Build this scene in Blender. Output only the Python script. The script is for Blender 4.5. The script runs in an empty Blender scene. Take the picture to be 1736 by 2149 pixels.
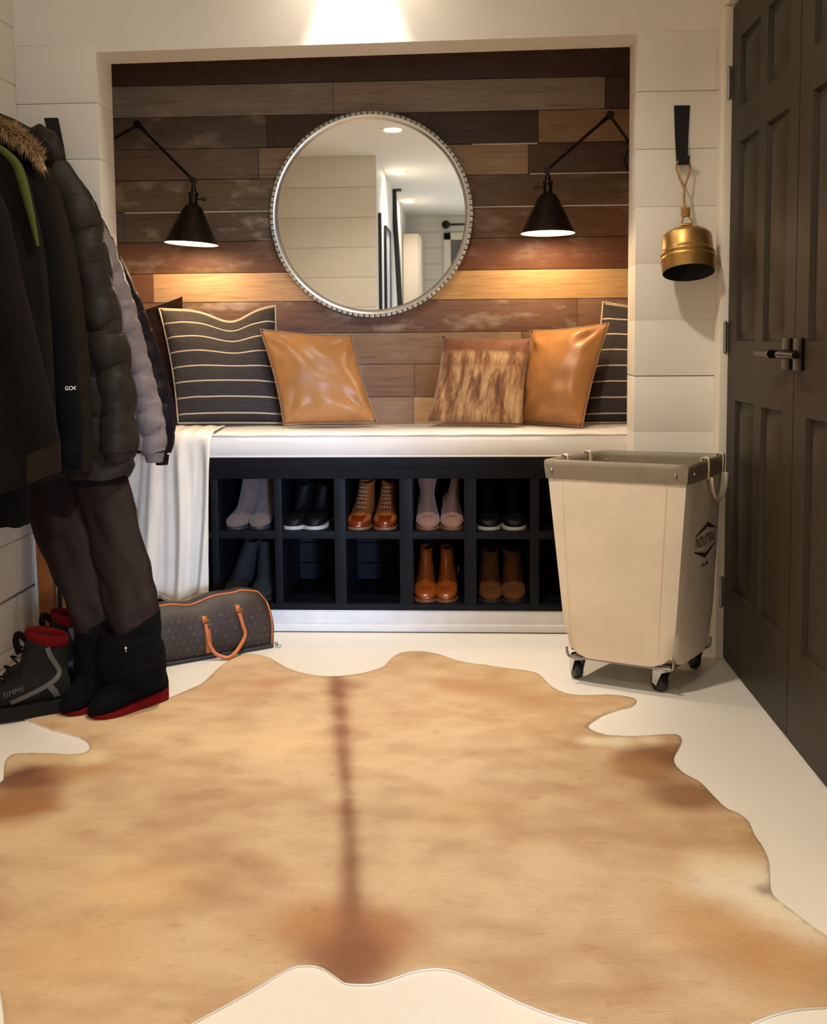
import bpy, bmesh, math, random
import numpy as np
from mathutils import Vector, Matrix, noise
from mathutils.bvhtree import BVHTree
from mathutils.geometry import delaunay_2d_cdt

PI = math.pi
scene = bpy.context.scene
C = scene.collection
random.seed(7)

# ------------------------------------------------------------------ camera
FPX, YAW, PITCH, ROLL, CYP, DIST, CAMZ = 2134.475, .0508, .0804, -.0085, 874.42, 3.3747, 1.051


def cam_basis():
    c, s = math.cos(YAW), math.sin(YAW)
    fwd, rt, up = Vector((-s, c, 0)), Vector((c, s, 0)), Vector((0, 0, 1))
    c, s = math.cos(PITCH), math.sin(PITCH)
    f2, u2 = fwd * c - up * s, up * c + fwd * s
    c, s = math.cos(ROLL), math.sin(ROLL)
    return f2, rt * c + u2 * s, u2 * c - rt * s


CF, CR, CU = cam_basis()
CAM = Vector((0, -DIST, CAMZ))


def at(u, v, **k):
    """Point of the photograph brought to a plane x=, y= or z= of the room."""
    d = CF + CR * ((u - 868) / FPX) - CU * ((v - CYP) / FPX)
    (ax, val), = k.items()
    i = 'xyz'.index(ax)
    return CAM + d * ((val - CAM[i]) / d[i])


cd = bpy.data.cameras.new('camera')
cam = bpy.data.objects.new('camera', cd)
C.objects.link(cam)
cam.matrix_world = Matrix(((CR.x, CU.x, -CF.x, CAM.x), (CR.y, CU.y, -CF.y, CAM.y), (CR.z, CU.z, -CF.z, CAM.z), (0, 0, 0, 1)))
cd.sensor_fit = 'HORIZONTAL'
cd.sensor_width = 36
cd.lens = 36 * FPX / 1736
cd.shift_y = (CYP - 1074.5) / 1736
cd.clip_start = .02
scene.camera = cam

# ------------------------------------------------------------------ light and exposure
world = bpy.data.worlds.new('world')
scene.world = world
world.use_nodes = True
world.node_tree.nodes['Background'].inputs[0].default_value = (.9, .85, .8, 1)
world.node_tree.nodes['Background'].inputs[1].default_value = .02
scene.view_settings.view_transform = 'Standard'
scene.view_settings.look = 'None'
scene.view_settings.exposure = 0.75
scene.view_settings.gamma = 1
scene.view_settings.use_curve_mapping = False

WARM = (1.0, .91, .79)
# recessed ceiling lights: x, y, watts of the wide beam, watts of the narrow core
DOWNLIGHTS = [(-.345, -.075, 3.4, 6), (-.15, -1.05, 20, 0), (-.48, -2.59, 11, 0), (-.566, -4.39, 17, 0), (-.586, -6.3, 7, 0)]
SCONCE_W = .55
DAY_W = 6.5
DAY_COL = (.42, .62, 1.0)


# ------------------------------------------------------------------ materials
def srgb(r, g, b):
    f = lambda c: (c / 255) / 12.92 if c <= 10 else (((c / 255) + .055) / 1.055) ** 2.4
    return (f(r), f(g), f(b), 1)


class NT:
    def __init__(s, name):
        s.m = bpy.data.materials.new(name)
        s.m.use_nodes = True
        s.t = s.m.node_tree
        s.b = s.t.nodes['Principled BSDF']

    def n(s, typ, **kw):
        nd = s.t.nodes.new(typ)
        for k, v in kw.items():
            if k.startswith('i_'):
                key = k[2:]
                nd.inputs[int(key) if key.isdigit() else key.replace('_', ' ')].default_value = v
            else:
                setattr(nd, k, v)
        return nd

    def l(s, a, b):
        s.t.links.new(a, b)

    def coord(s, scale=(1, 1, 1), kind='Object', rot=(0, 0, 0)):
        tc = s.n('ShaderNodeTexCoord')
        mp = s.n('ShaderNodeMapping')
        mp.inputs['Scale'].default_value = scale
        mp.inputs['Rotation'].default_value = rot
        s.l(tc.outputs[kind], mp.inputs[0])
        return mp.outputs[0]

    def noise(s, vec, scale=5, detail=4, rough=.55, dist=0):
        nd = s.n('ShaderNodeTexNoise')
        nd.inputs['Scale'].default_value = scale
        nd.inputs['Detail'].default_value = detail
        nd.inputs['Roughness'].default_value = rough
        nd.inputs['Distortion'].default_value = dist
        s.l(vec, nd.inputs['Vector'])
        return nd.outputs[0]

    def ramp(s, fac, stops, interp='LINEAR'):
        r = s.n('ShaderNodeValToRGB')
        r.color_ramp.interpolation = interp
        el = r.color_ramp.elements
        while len(el) < len(stops):
            el.new(.5)
        for e, (p, c) in zip(el, stops):
            e.position = p
            e.color = c
        s.l(fac, r.inputs[0])
        return r.outputs[0]

    def mix(s, a, b, fac, blend='MIX'):
        m = s.n('ShaderNodeMix', data_type='RGBA', blend_type=blend)
        for sock, val in ((m.inputs[0], fac), (m.inputs[6], a), (m.inputs[7], b)):
            if hasattr(val, 'is_output'):
                s.l(val, sock)
            else:
                sock.default_value = val
        return m.outputs[2]

    def bump(s, h, strength=.3, dist=.01):
        b = s.n('ShaderNodeBump')
        b.inputs['Strength'].default_value = strength
        b.inputs['Distance'].default_value = dist
        s.l(h, b.inputs['Height'])
        s.l(b.outputs[0], s.b.inputs['Normal'])

    def base(s, col):
        if hasattr(col, 'is_output'):
            s.l(col, s.b.inputs['Base Color'])
        else:
            s.b.inputs['Base Color'].default_value = col


def dim(c, k):
    return (min(1, c[0] * k), min(1, c[1] * k), min(1, c[2] * k), 1)


def simple(name, col, rough=.5, metal=0, nscale=0, var=.15, bump=0, bscale=60, spec=None, sheen=0, emit=None, estr=0):
    t = NT(name)
    v = t.coord()
    if nscale:
        t.base(t.ramp(t.noise(v, nscale), [(.3, dim(col, 1 - var)), (.7, dim(col, 1 + var))]))
    else:
        t.base(col)
    t.b.inputs['Roughness'].default_value = rough
    t.b.inputs['Metallic'].default_value = metal
    if spec is not None:
        t.b.inputs['Specular IOR Level'].default_value = spec
    if sheen:
        t.b.inputs['Sheen Weight'].default_value = sheen
    if bump:
        t.bump(t.noise(v, bscale, 5), bump, .004)
    if emit:
        t.b.inputs['Emission Color'].default_value = emit
        t.b.inputs['Emission Strength'].default_value = estr
    return t.m


def woven(name, col, scale=500, rough=.85, var=.12, bump=.25, sheen=.0, col2=None, spec=.12):
    """Cloth: fine crossing threads and large soft variation."""
    t = NT(name)
    v = t.coord()
    w1 = t.n('ShaderNodeTexWave', wave_type='BANDS', bands_direction='X', i_Scale=scale, i_Distortion=1.5)
    w2 = t.n('ShaderNodeTexWave', wave_type='BANDS', bands_direction='Z', i_Scale=scale, i_Distortion=1.5)
    t.l(v, w1.inputs[0]); t.l(v, w2.inputs[0])
    th = t.mix(w1.outputs[0], w2.outputs[0], .5)
    big = t.ramp(t.noise(v, 9, 5), [(.3, dim(col, 1 - var)), (.7, dim(col2 or col, 1 + var))])
    t.base(t.mix(big, th, .06, 'MULTIPLY'))
    t.b.inputs['Roughness'].default_value = rough
    t.b.inputs['Sheen Weight'].default_value = sheen
    t.b.inputs['Specular IOR Level'].default_value = spec
    t.bump(th, bump, .0006)
    return t.m


def leather(name, col, rough=.38, var=.18, scale=260, bump=.18):
    t = NT(name)
    v = t.coord()
    vor = t.n('ShaderNodeTexVoronoi', i_Scale=scale)
    t.l(v, vor.inputs['Vector'])
    t.base(t.ramp(t.noise(v, 7, 5), [(.25, dim(col, 1 - var)), (.75, dim(col, 1 + var))]))
    t.b.inputs['Roughness'].default_value = rough
    t.bump(vor.outputs['Distance'], bump, .0015)
    return t.m


M = {}
M['wall'] = simple('white painted boards', srgb(236, 229, 216), .55, 0, 3, .03, .05, 25)
M['gap'] = simple('shadow gap backing', srgb(120, 104, 84), .9)
M['ceiling'] = simple('ceiling paint', srgb(240, 234, 224), .8, 0, 2, .02)
M['plinth'] = simple('scuffed white plinth paint', srgb(206, 200, 194), .5, 0, 14, .06)
M['trim'] = simple('white gloss trim', srgb(236, 226, 208), .35, 0, 4, .03)
M['black_metal'] = simple('blackened bronze', srgb(44, 38, 33), .28, .85, 30, .25)
M['black_iron'] = simple('black iron strap', srgb(16, 15, 15), .55, .2, 40, .3, .1, 90)
M['lamp_in'] = simple('white enamel shade lining', srgb(250, 244, 230), .4)
M['bulb'] = simple('lit bulb', (1, .8, .55, 1), .4, emit=(1, .78, .5, 1), estr=60)
M['lens'] = simple('lit ceiling light lens', (1, .85, .65, 1), .4, emit=(1, .80, .56, 1), estr=22)
M['chrome'] = simple('chrome', srgb(210, 210, 210), .18, 1)
M['steel'] = simple('dull zinc steel', srgb(150, 148, 142), .35, .9, 20, .2)
M['mirror'] = simple('mirror silver', (.93, .94, .93, 1), .015, 1)
M['silver'] = simple('silver leaf beads', srgb(176, 170, 158), .35, .55, 60, .25, .2, 200)
M['silver_rim'] = simple('bevelled silver rim', srgb(214, 212, 208), .22, .8)
M['cubby'] = simple('near black paint', srgb(15, 16, 19), .5, 0, 12, .25, .05, 60, spec=.12)
M['cubby_back'] = simple('dark blue black board', srgb(11, 13, 19), .6, 0, 12, .25, spec=.12)
M['door'] = simple('dark bronze brown paint', srgb(44, 34, 22), .5, 0, 4, .08, .04, 40, spec=.3)
M['rubber'] = simple('black rubber', srgb(14, 14, 15), .45)
M['cork'] = simple('brass', srgb(176, 136, 78), .4, .85, 14, .35, .25, 30)
M['blackin'] = simple('dark bell inside', srgb(12, 10, 9), .8)
M['rope'] = simple('jute cord', srgb(176, 132, 78), .9, 0, 80, .3, .5, 300)

# floor: white painted boards, worn and slightly glossy
t = NT('white painted floor')
v = t.coord((1, 1, 1))
t.base(t.mix(t.ramp(t.noise(v, 1.2, 6), [(.3, srgb(218, 209, 194)), (.7, srgb(229, 220, 206))]),
             t.ramp(t.noise(t.coord((40, 160, 1)), 1, 6, .7), [(.30, srgb(196, 178, 150)), (.36, srgb(255, 255, 255))]), .25, 'MULTIPLY'))
t.b.inputs['Roughness'].default_value = .3
t.bump(t.noise(v, 14, 6), .05, .004)
M['floor'] = t.m

# plank wall: colour of each board from its own attribute, grain and worn paint over it
t = NT('reclaimed plank wood')
att = t.n('ShaderNodeAttribute', attribute_name='tint')
v = t.coord((3, 3, 48))
g1 = t.noise(v, 1.6, 9, .62, .6)
g2 = t.noise(t.coord((8, 8, 220)), 1.5, 6, .6)
g3 = t.noise(t.coord((5, 5, 12)), 1.1, 5, .6)
c = t.mix(att.outputs['Color'], t.ramp(g1, [(.25, (.42, .36, .32, 1)), (.5, (1, 1, 1, 1)), (.75, (1.0, 1.0, 1.0, 1))]), .7, 'MULTIPLY')
c = t.mix(c, t.ramp(g2, [(.3, (.55, .5, .45, 1)), (.6, (1, 1, 1, 1))]), .5, 'MULTIPLY')
wear = t.ramp(g3, [(.53, (0, 0, 0, 1)), (.70, (1, 1, 1, 1))])
wm = t.n('ShaderNodeMath', operation='MULTIPLY')
t.l(wear, wm.inputs[0]); t.l(att.outputs['Alpha'], wm.inputs[1])
c = t.mix(c, srgb(168, 150, 132), wm.outputs[0])
t.base(c)
t.b.inputs['Roughness'].default_value = .6
t.bump(g1, .25, .004)
M['plank'] = t.m

# cowhide rug: markings stored on the hide, fine hair from noise
t = NT('cowhide hair')
att = t.n('ShaderNodeAttribute', attribute_name='hide')
h1 = t.noise(t.coord((60, 420, 60), rot=(0, 0, .25)), 1, 5, .6, .4)
h2 = t.noise(t.coord((4, 7.5, 5), rot=(0, 0, .2)), 1, 5, .6, .3)
c = t.mix(att.outputs['Color'], t.ramp(h1, [(.3, (.84, .80, .74, 1)), (.65, (1.06, 1.05, 1.03, 1))]), .5, 'MULTIPLY')
c = t.mix(c, t.ramp(h2, [(.3, (.88, .83, .76, 1)), (.5, (1, 1, 1, 1)), (.8, (1.06, 1.05, 1.04, 1))]), .8, 'MULTIPLY')
h3 = t.noise(t.coord((24, 46, 22), rot=(0, 0, .15)), 1, 4, .55, .6)
c = t.mix(c, t.ramp(h3, [(.26, (.66, .55, .44, 1)), (.40, (1, 1, 1, 1))]), .45, 'MULTIPLY')
t.base(c)
t.b.inputs['Roughness'].default_value = .6
t.b.inputs['Sheen Weight'].default_value = .1
t.bump(h1, .35, .004)
M['hide'] = t.m
M['hide_edge'] = simple('hide cut edge', srgb(222, 206, 184), .8)

# canvas, cushions, throw
M['canvas'] = woven('natural canvas', srgb(230, 215, 192), 420, .85, .05, .2, .05)
M['canvas_grey'] = simple('grey vinyl binding', srgb(134, 120, 101), .55, 0, 20, .08, .1, 120)
M['web'] = woven('cotton webbing', srgb(226, 208, 180), 500, .9, .06)
M['print_black'] = simple('black print ink', srgb(48, 34, 28), .8)
M['print_red'] = simple('oxblood print ink', srgb(104, 40, 32), .8)
M['cushion'] = woven('white cotton canvas', srgb(226, 218, 208), 380, .85, .03, .2, .05)
M['throw'] = woven('cream gauze throw', srgb(230, 219, 204), 300, .9, .05, .6, .1)
M['leather'] = leather('camel leather', srgb(172, 118, 66), .38)
M['leather_edge'] = woven('grey cotton backing', srgb(150, 126, 106), 400)
M['cognac'] = leather('polished cognac leather', srgb(132, 62, 20), .22, .25, 300, .06)
M['tan_boot'] = leather('burnished tan leather', srgb(132, 74, 32), .3, .25, 300, .08)
M['toe_brown'] = leather('polished mahogany toe', srgb(100, 36, 12), .15, .2, 300, .04)
M['suede_grey'] = simple('taupe suede', srgb(94, 76, 68), .95, 0, 26, .18, .3, 300, sheen=.3)
M['suede_pink'] = simple('dusty rose suede', srgb(140, 100, 82), .95, 0, 22, .18, .3, 300, sheen=.3)
M['suede_brown'] = simple('tobacco suede', srgb(84, 50, 22), .95, 0, 22, .2, .3, 300, spec=.2)
M['knit_grey'] = simple('charcoal felt', srgb(36, 36, 36), .95, 0, 30, .2, .3, 300, spec=.2)
M['black_shoe'] = simple('black leather', srgb(8, 7, 7), .5, spec=.2)
M['sole_dark'] = simple('dark rubber sole', srgb(40, 34, 30), .6)
M['sole_white'] = simple('pale rubber sole', srgb(170, 162, 152), .55)
M['sole_tan'] = simple('stacked leather sole', srgb(124, 78, 42), .5)
M['hole_shade'] = simple('painted shade of cut-outs', srgb(30, 16, 8), .9)

# striped cotton pillow
t = NT('black striped cotton')
tc = t.n('ShaderNodeTexCoord')
sx = t.n('ShaderNodeSeparateXYZ')
t.l(tc.outputs['UV'], sx.inputs[0])
mm = t.n('ShaderNodeMath', operation='MULTIPLY_ADD', i_1=7.6, i_2=.42)
t.l(sx.outputs[1], mm.inputs[0])
fr = t.n('ShaderNodeMath', operation='FRACT')
t.l(mm.outputs[0], fr.inputs[0])
st = t.ramp(fr.outputs[0], [(0, (0, 0, 0, 1)), (.90, (1, 1, 1, 1)), (.985, (0, 0, 0, 1))], 'CONSTANT')
slub = t.noise(t.coord((30, 30, 400)), 1, 5, .6)
dk = t.ramp(slub, [(.3, srgb(40, 35, 34)), (.7, srgb(66, 58, 54))])
t.base(t.mix(dk, srgb(206, 182, 152), st))
t.b.inputs['Roughness'].default_value = .9
t.bump(slub, .3, .001)
M['stripe'] = t.m
M['piping'] = woven('cream piping', srgb(206, 184, 156), 500)

# brindle hide pillow
t = NT('brindle cowhide')
tc = t.n('ShaderNodeTexCoord')
mp = t.n('ShaderNodeMapping')
mp.inputs['Scale'].default_value = (1, .22, 1)
mp.inputs['Rotation'].default_value = (0, 0, .12)
t.l(tc.outputs['UV'], mp.inputs[0])
n1 = t.noise(mp.outputs[0], 10, 6, .62, .35)
n2 = t.noise(mp.outputs[0], 60, 6, .6, .4)
brn = t.ramp(n1, [(.32, srgb(84, 46, 24)), (.45, srgb(140, 92, 54)), (.55, srgb(188, 148, 102)), (.7, srgb(216, 184, 138))])
sx = t.n('ShaderNodeSeparateXYZ'); t.l(tc.outputs['UV'], sx.inputs[0])
wob = t.n('ShaderNodeMath', operation='MULTIPLY_ADD', i_1=.12); t.l(n1, wob.inputs[0]); t.l(sx.outputs[1], wob.inputs[2])
top = t.ramp(wob.outputs[0], [(.62, (0, 0, 0, 1)), (.70, (.55, .55, .55, 1)), (.79, (0, 0, 0, 1)), (.84, (.2, .2, .2, 1)), (.88, (.95, .95, .95, 1))])
c = t.mix(brn, srgb(116, 64, 32), top)
c = t.mix(c, t.ramp(n2, [(.35, (.6, .55, .5, 1)), (.6, (1, 1, 1, 1))]), .6, 'MULTIPLY')
t.base(c)
t.b.inputs['Roughness'].default_value = .7
t.b.inputs['Sheen Weight'].default_value = .2
t.bump(n2, .5, .003)
M['brindle'] = t.m
M['darkfur'] = simple('dark brown hair hide', srgb(26, 11, 7), .9, 0, 60, .4, .6, 260, spec=.12)

# coats and waders
M['coat_dark'] = woven('dark brown waxed cotton', srgb(16, 11, 7), 300, .9, .2)
M['coat_black'] = woven('black wool', srgb(7, 6, 6), 300, .9, .2)
M['coat_olive'] = woven('dark olive cotton', srgb(30, 23, 13), 300, .85, .2)
M['green_fleece'] = simple('moss green fleece', srgb(72, 78, 34), .95, 0, 40, .12, .4, 250, spec=.2)
M['green_dark'] = simple('dark green shell', srgb(20, 16, 9), .8, 0, 20, .2, spec=.12)  # even very dark tone for the fleece jacket body
M['puffer'] = simple('black green nylon', srgb(42, 36, 29), .5, 0, 18, .15, .3, 40, spec=.12)
M['quilt_grey'] = simple('grey nylon quilting', srgb(116, 105, 104), .5, 0, 18, .1, .35, 50, spec=.2)
M['plum'] = simple('dark plum nylon', srgb(19, 13, 16), .55, 0, 18, .15, .3, 50, spec=.12)
M['fur'] = simple('blond fox fur', srgb(186, 154, 110), .8, 0, 40, .5, spec=.2)
M['fur_dark'] = simple('brown fur undercoat', srgb(70, 48, 28), .9, 0, 60, .3)
M['logo_white'] = simple('white embroidery', srgb(225, 222, 214), .8)
M['wader'] = simple('brown breathable nylon', srgb(31, 19, 15), .7, 0, 10, .15, .25, 30, spec=.12)
M['neoprene'] = simple('black neoprene', srgb(5, 4, 4), .95, 0, 40, .2, .2, 300, spec=.12)
M['neo_red'] = simple('red bootie sole', srgb(98, 6, 5), .85, 0, 30, .15, spec=.12)
M['boot_grey'] = simple('dark grey boot upper', srgb(26, 24, 21), .85, 0, 40, .15, .3, 300, spec=.12)
M['boot_band'] = simple('grey boot overlay', srgb(76, 71, 66), .65)
M['boot_red'] = simple('red fleece boot lining', srgb(84, 5, 5), .95, 0, 60, .15, .3, 300, spec=.12)
M['boot_text'] = simple('grey boot lettering', srgb(74, 72, 68), .7)

# duffle
M['duffle'] = leather('coated dark brown canvas', srgb(42, 27, 15), .6, .15, 500, .06)
M['duffle_print'] = simple('ochre canvas print', srgb(72, 51, 29), .6)
M['vachetta'] = leather('honeyed tan leather', srgb(172, 92, 44), .4, .15, 300, .06)
M['gold'] = simple('polished brass hardware', srgb(226, 190, 120), .22, 1)
M['zip'] = simple('dark zip tape', srgb(26, 20, 16), .7)
M['orange_wood'] = simple('orange varnished wood', srgb(168, 92, 34), .4, 0, 9, .3)
M['tan_wood'] = simple('raw tan wood', srgb(172, 122, 66), .6, 0, 9, .2)
M['fridge'] = simple('cream cabinet lacquer', srgb(228, 214, 194), .5)
M['glass_dark'] = simple('dark grey window glass', srgb(88, 90, 96), .2)  # even dark grey for the far pane
M['day'] = simple('daylit window glass', (.6, .75, 1, 1), .3, emit=(.68, .82, 1, 1), estr=5)
M['picture'] = simple('pale art print', srgb(206, 208, 212), .4, 0, 3, .1)


# ------------------------------------------------------------------ mesh helpers
class MB:
    def __init__(s):
        s.v, s.f, s.mi, s.uv = [], [], [], None

    def add(s, verts, faces, mi=0):
        o = len(s.v)
        s.v += [tuple(p) for p in verts]
        s.f += [tuple(i + o for i in f) for f in faces]
        s.mi += [mi] * len(faces)
        return s

    def box(s, x0, x1, y0, y1, z0, z1, mi=0, mtx=None, bev=0):
        if bev:
            bm = bmesh.new()
            bmesh.ops.create_cube(bm, size=1)
            for q in bm.verts:
                q.co = Vector(((x0 + x1) / 2 + q.co.x * (x1 - x0), (y0 + y1) / 2 + q.co.y * (y1 - y0), (z0 + z1) / 2 + q.co.z * (z1 - z0)))
            bmesh.ops.bevel(bm, geom=bm.edges[:], offset=bev, segments=2, profile=.6, affect='EDGES')
            s.bm(bm, mi, mtx)
            return s
        vs = [Vector((x, y, z)) for x in (x0, x1) for y in (y0, y1) for z in (z0, z1)]
        if mtx:
            vs = [mtx @ p for p in vs]
        return s.add(vs, [(0, 1, 3, 2), (4, 6, 7, 5), (0, 4, 5, 1), (2, 3, 7, 6), (0, 2, 6, 4), (1, 5, 7, 3)], mi)

    def bm(s, bm, mi=0, mtx=None):
        bm.verts.index_update()
        s.add([(mtx @ q.co) if mtx else q.co for q in bm.verts], [[q.index for q in f.verts] for f in bm.faces], mi)
        bm.free()

    def loft(s, rings, mi=0, closed=True, cap0=True, cap1=True):
        n = len(rings[0])
        vs = [p for r in rings for p in r]
        fs = []
        for i in range(len(rings) - 1):
            for j in range(n if closed else n - 1):
                k = (j + 1) % n
                fs.append((i * n + j, i * n + k, (i + 1) * n + k, (i + 1) * n + j))
        if closed and cap0:
            fs.append(tuple(reversed(range(n))))
        if closed and cap1:
            fs.append(tuple(range((len(rings) - 1) * n, len(rings) * n)))
        return s.add(vs, fs, mi)

    def tube(s, pts, r, n=8, mi=0, closed=False, cap=True):
        pts = [Vector(p) for p in pts]
        rs = r if hasattr(r, '__len__') else [r] * len(pts)
        rings = []
        up = None
        for i, p in enumerate(pts):
            if closed:
                d = pts[(i + 1) % len(pts)] - pts[i - 1]
            else:
                d = pts[min(i + 1, len(pts) - 1)] - pts[max(i - 1, 0)]
            d.normalize()
            if up is None:
                up = d.orthogonal().normalized()
            up = (up - d * up.dot(d))
            if up.length < 1e-6:
                up = d.orthogonal()
            up.normalize()
            w = d.cross(up)
            rings.append([p + (up * math.cos(a) + w * math.sin(a)) * rs[i] for a in [2 * PI * k / n for k in range(n)]])
        if closed:
            rings.append(rings[0])
            return s.loft(rings, mi, True, False, False)
        return s.loft(rings, mi, True, cap, cap)

    def lathe(s, prof, n=32, mi=0, mtx=None, cap0=False, cap1=False):
        rings = []
        for (r, z) in prof:
            ring = [Vector((r * math.cos(2 * PI * k / n), r * math.sin(2 * PI * k / n), z)) for k in range(n)]
            rings.append([mtx @ p for p in ring] if mtx else ring)
        return s.loft(rings, mi, True, cap0, cap1)

    def sphere(s, c, r, mi=0, n=12, sc=(1, 1, 1)):
        bm = bmesh.new()
        bmesh.ops.create_uvsphere(bm, u_segments=n, v_segments=max(6, n // 2), radius=r)
        s.bm(bm, mi, Matrix.Translation(c) @ Matrix.Diagonal((*sc, 1)))
        return s

    def prism(s, poly, z0, z1, mi=0, mtx=None):
        n = len(poly)
        vs = [Vector((p[0], p[1], z0)) for p in poly] + [Vector((p[0], p[1], z1)) for p in poly]
        if mtx:
            vs = [mtx @ p for p in vs]
        fs = [tuple(reversed(range(n))), tuple(range(n, 2 * n))] + [(i, (i + 1) % n, n + (i + 1) % n, n + i) for i in range(n)]
        return s.add(vs, fs, mi)

    def grid(s, P, mi=0, uv=False):
        """P: rows of points."""
        nr, nc = len(P), len(P[0])
        return s.add([p for r in P for p in r], [(i * nc + j, i * nc + j + 1, (i + 1) * nc + j + 1, (i + 1) * nc + j) for i in range(nr - 1) for j in range(nc - 1)], mi)


def build(name, mb, mats, parent=None, smooth=40, label=None, local=True, loc=None, fixn=True):
    """One mesh object. World-space vertices are brought into the parent's space unless local."""
    me = bpy.data.meshes.new(name)
    vs = mb.v
    off = None
    if not local and parent is not None:
        off = parent.location
    elif loc is not None:
        off = Vector(loc)
    if off is not None:
        vs = [(p[0] - off[0], p[1] - off[1], p[2] - off[2]) for p in vs]
    me.from_pydata(vs, [], mb.f)
    if fixn:
        bm = bmesh.new(); bm.from_mesh(me)
        bmesh.ops.recalc_face_normals(bm, faces=bm.faces[:])
        bm.to_mesh(me); bm.free()
    for m in (mats if isinstance(mats, (list, tuple)) else [mats]):
        me.materials.append(M[m])
    me.polygons.foreach_set('material_index', mb.mi)
    if smooth:
        me.polygons.foreach_set('use_smooth', [True] * len(me.polygons))
        me.set_sharp_from_angle(angle=math.radians(smooth))
    o = bpy.data.objects.new(name, me)
    C.objects.link(o)
    if parent is not None:
        o.parent = parent
    elif loc is not None:
        o.location = loc
    if label:
        o['label'] = label
    return o


def thing(name, label, cat, loc=(0, 0, 0), rz=0, group=None):
    o = bpy.data.objects.new(name, None)
    o.empty_display_size = .05
    C.objects.link(o)
    o.location = loc
    o.rotation_euler = (0, 0, rz)
    o['label'] = label
    o['category'] = cat
    if group:
        o['group'] = group
    return o


def tag(o, label, cat, group=None, kind=None):
    o['label'] = label
    o['category'] = cat
    if group:
        o['group'] = group
    if kind:
        o['kind'] = kind
    return o


def struct(name, mb, mats, label, cat, smooth=30, parent=None):
    o = build(name, mb, mats, parent, smooth)
    if parent is None:
        tag(o, label, cat, kind='structure')
    return o


def dup(root, name=None):
    r = root.copy(); C.objects.link(r)
    for ch in root.children:
        c_ = ch.copy(); C.objects.link(c_); c_.parent = r
        for g in ch.children:
            d_ = g.copy(); C.objects.link(d_); d_.parent = c_
    return r


def lerp(a, b, t_):
    return a + (b - a) * t_


def interp(x, xs, ys):
    return float(np.interp(x, xs, ys))


def smooth_path(pts, k=4):
    """Catmull-Rom through the points."""
    P = [Vector(p) for p in pts]
    out = []
    for i in range(len(P) - 1):
        p0, p1, p2, p3 = P[max(i - 1, 0)], P[i], P[i + 1], P[min(i + 2, len(P) - 1)]
        for j in range(k):
            t_ = j / k
            out.append(.5 * ((2 * p1) + (p2 - p0) * t_ + (2 * p0 - 5 * p1 + 4 * p2 - p3) * t_ ** 2 + (3 * p1 - p0 - 3 * p2 + p3) * t_ ** 3))
    out.append(P[-1])
    return out


class Shrink:
    """Lays flat marks on a surface: casts along a direction onto a mesh."""
    def __init__(s, mb):
        s.t = BVHTree.FromPolygons([Vector(p) for p in mb.v], mb.f)

    def pt(s, p, d, off=.0012):
        d = Vector(d).normalized()
        h = s.t.ray_cast(Vector(p) - d * .6, d)
        if h[0] is None:
            return None
        return h[0] - d * off

    def poly(s, mb, pts, d, off=.0012, mi=0):
        q = [s.pt(p, d, off) for p in pts]
        if any(p is None for p in q):
            return
        mb.add(q, [tuple(range(len(q)))], mi)

    def strip(s, mb, path, w, d, off=.002, mi=0):
        """A raised band following path on the surface."""
        path = smooth_path(path, 5)
        d = Vector(d).normalized()
        L_, R_ = [], []
        for i, p in enumerate(path):
            tg = (path[min(i + 1, len(path) - 1)] - path[max(i - 1, 0)]).normalized()
            sd = tg.cross(d).normalized() * (w / 2)
            a, b = s.pt(p + sd, d, off), s.pt(p - sd, d, off)
            if a is None or b is None:
                continue
            L_.append(a); R_.append(b)
        for i in range(len(L_) - 1):
            q = [L_[i], R_[i], R_[i + 1], L_[i + 1]]
            mb.add(q + [p + d * .006 for p in q], [(0, 1, 2, 3), (7, 6, 5, 4), (0, 4, 5, 1), (1, 5, 6, 2), (2, 6, 7, 3), (3, 7, 4, 0)], mi)


def text_polys(body, size, sx=1.0, bold=0.0):
    """Triangulated flat outlines of lettering: list of triangles in (x, y)."""
    cu = bpy.data.curves.new('t', 'FONT')
    cu.body = body
    cu.size = size
    cu.align_x = 'CENTER'
    cu.align_y = 'CENTER'
    cu.fill_mode = 'FRONT'
    cu.resolution_u = 3
    cu.offset = bold
    o = bpy.data.objects.new('t', cu)
    C.objects.link(o)
    bpy.context.view_layer.update()
    me = bpy.data.meshes.new_from_object(o.evaluated_get(bpy.context.evaluated_depsgraph_get()))
    tri = [[(me.vertices[i].co.x * sx, me.vertices[i].co.y) for i in p.vertices] for p in me.polygons]
    bpy.data.objects.remove(o)
    bpy.data.curves.remove(cu)
    bpy.data.meshes.remove(me)
    return tri


# ================================================================== the setting
XL, XR, ZHL, ZHR, TW = -1.208, .5566, 1.986, 2.004, .147     # opening in the front wall, wall thickness
WL, WR, CEIL = -1.482, .815, 2.44
XD = .827                                                     # plane of the double doors
YB = .555                                                     # face of the plank wall
SEAT = .704

mb = MB(); mb.box(-1.6, 4.2, -7.9, .7, -.06, 0)
struct('floor', mb, 'floor', 'white painted floor under the hide rug', 'floor')
mb = MB(); mb.box(-1.6, 4.2, -7.9, 0, CEIL, CEIL + .06)
struct('ceiling', mb, 'ceiling', 'white ceiling with recessed lights seen in the mirror', 'ceiling')

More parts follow.
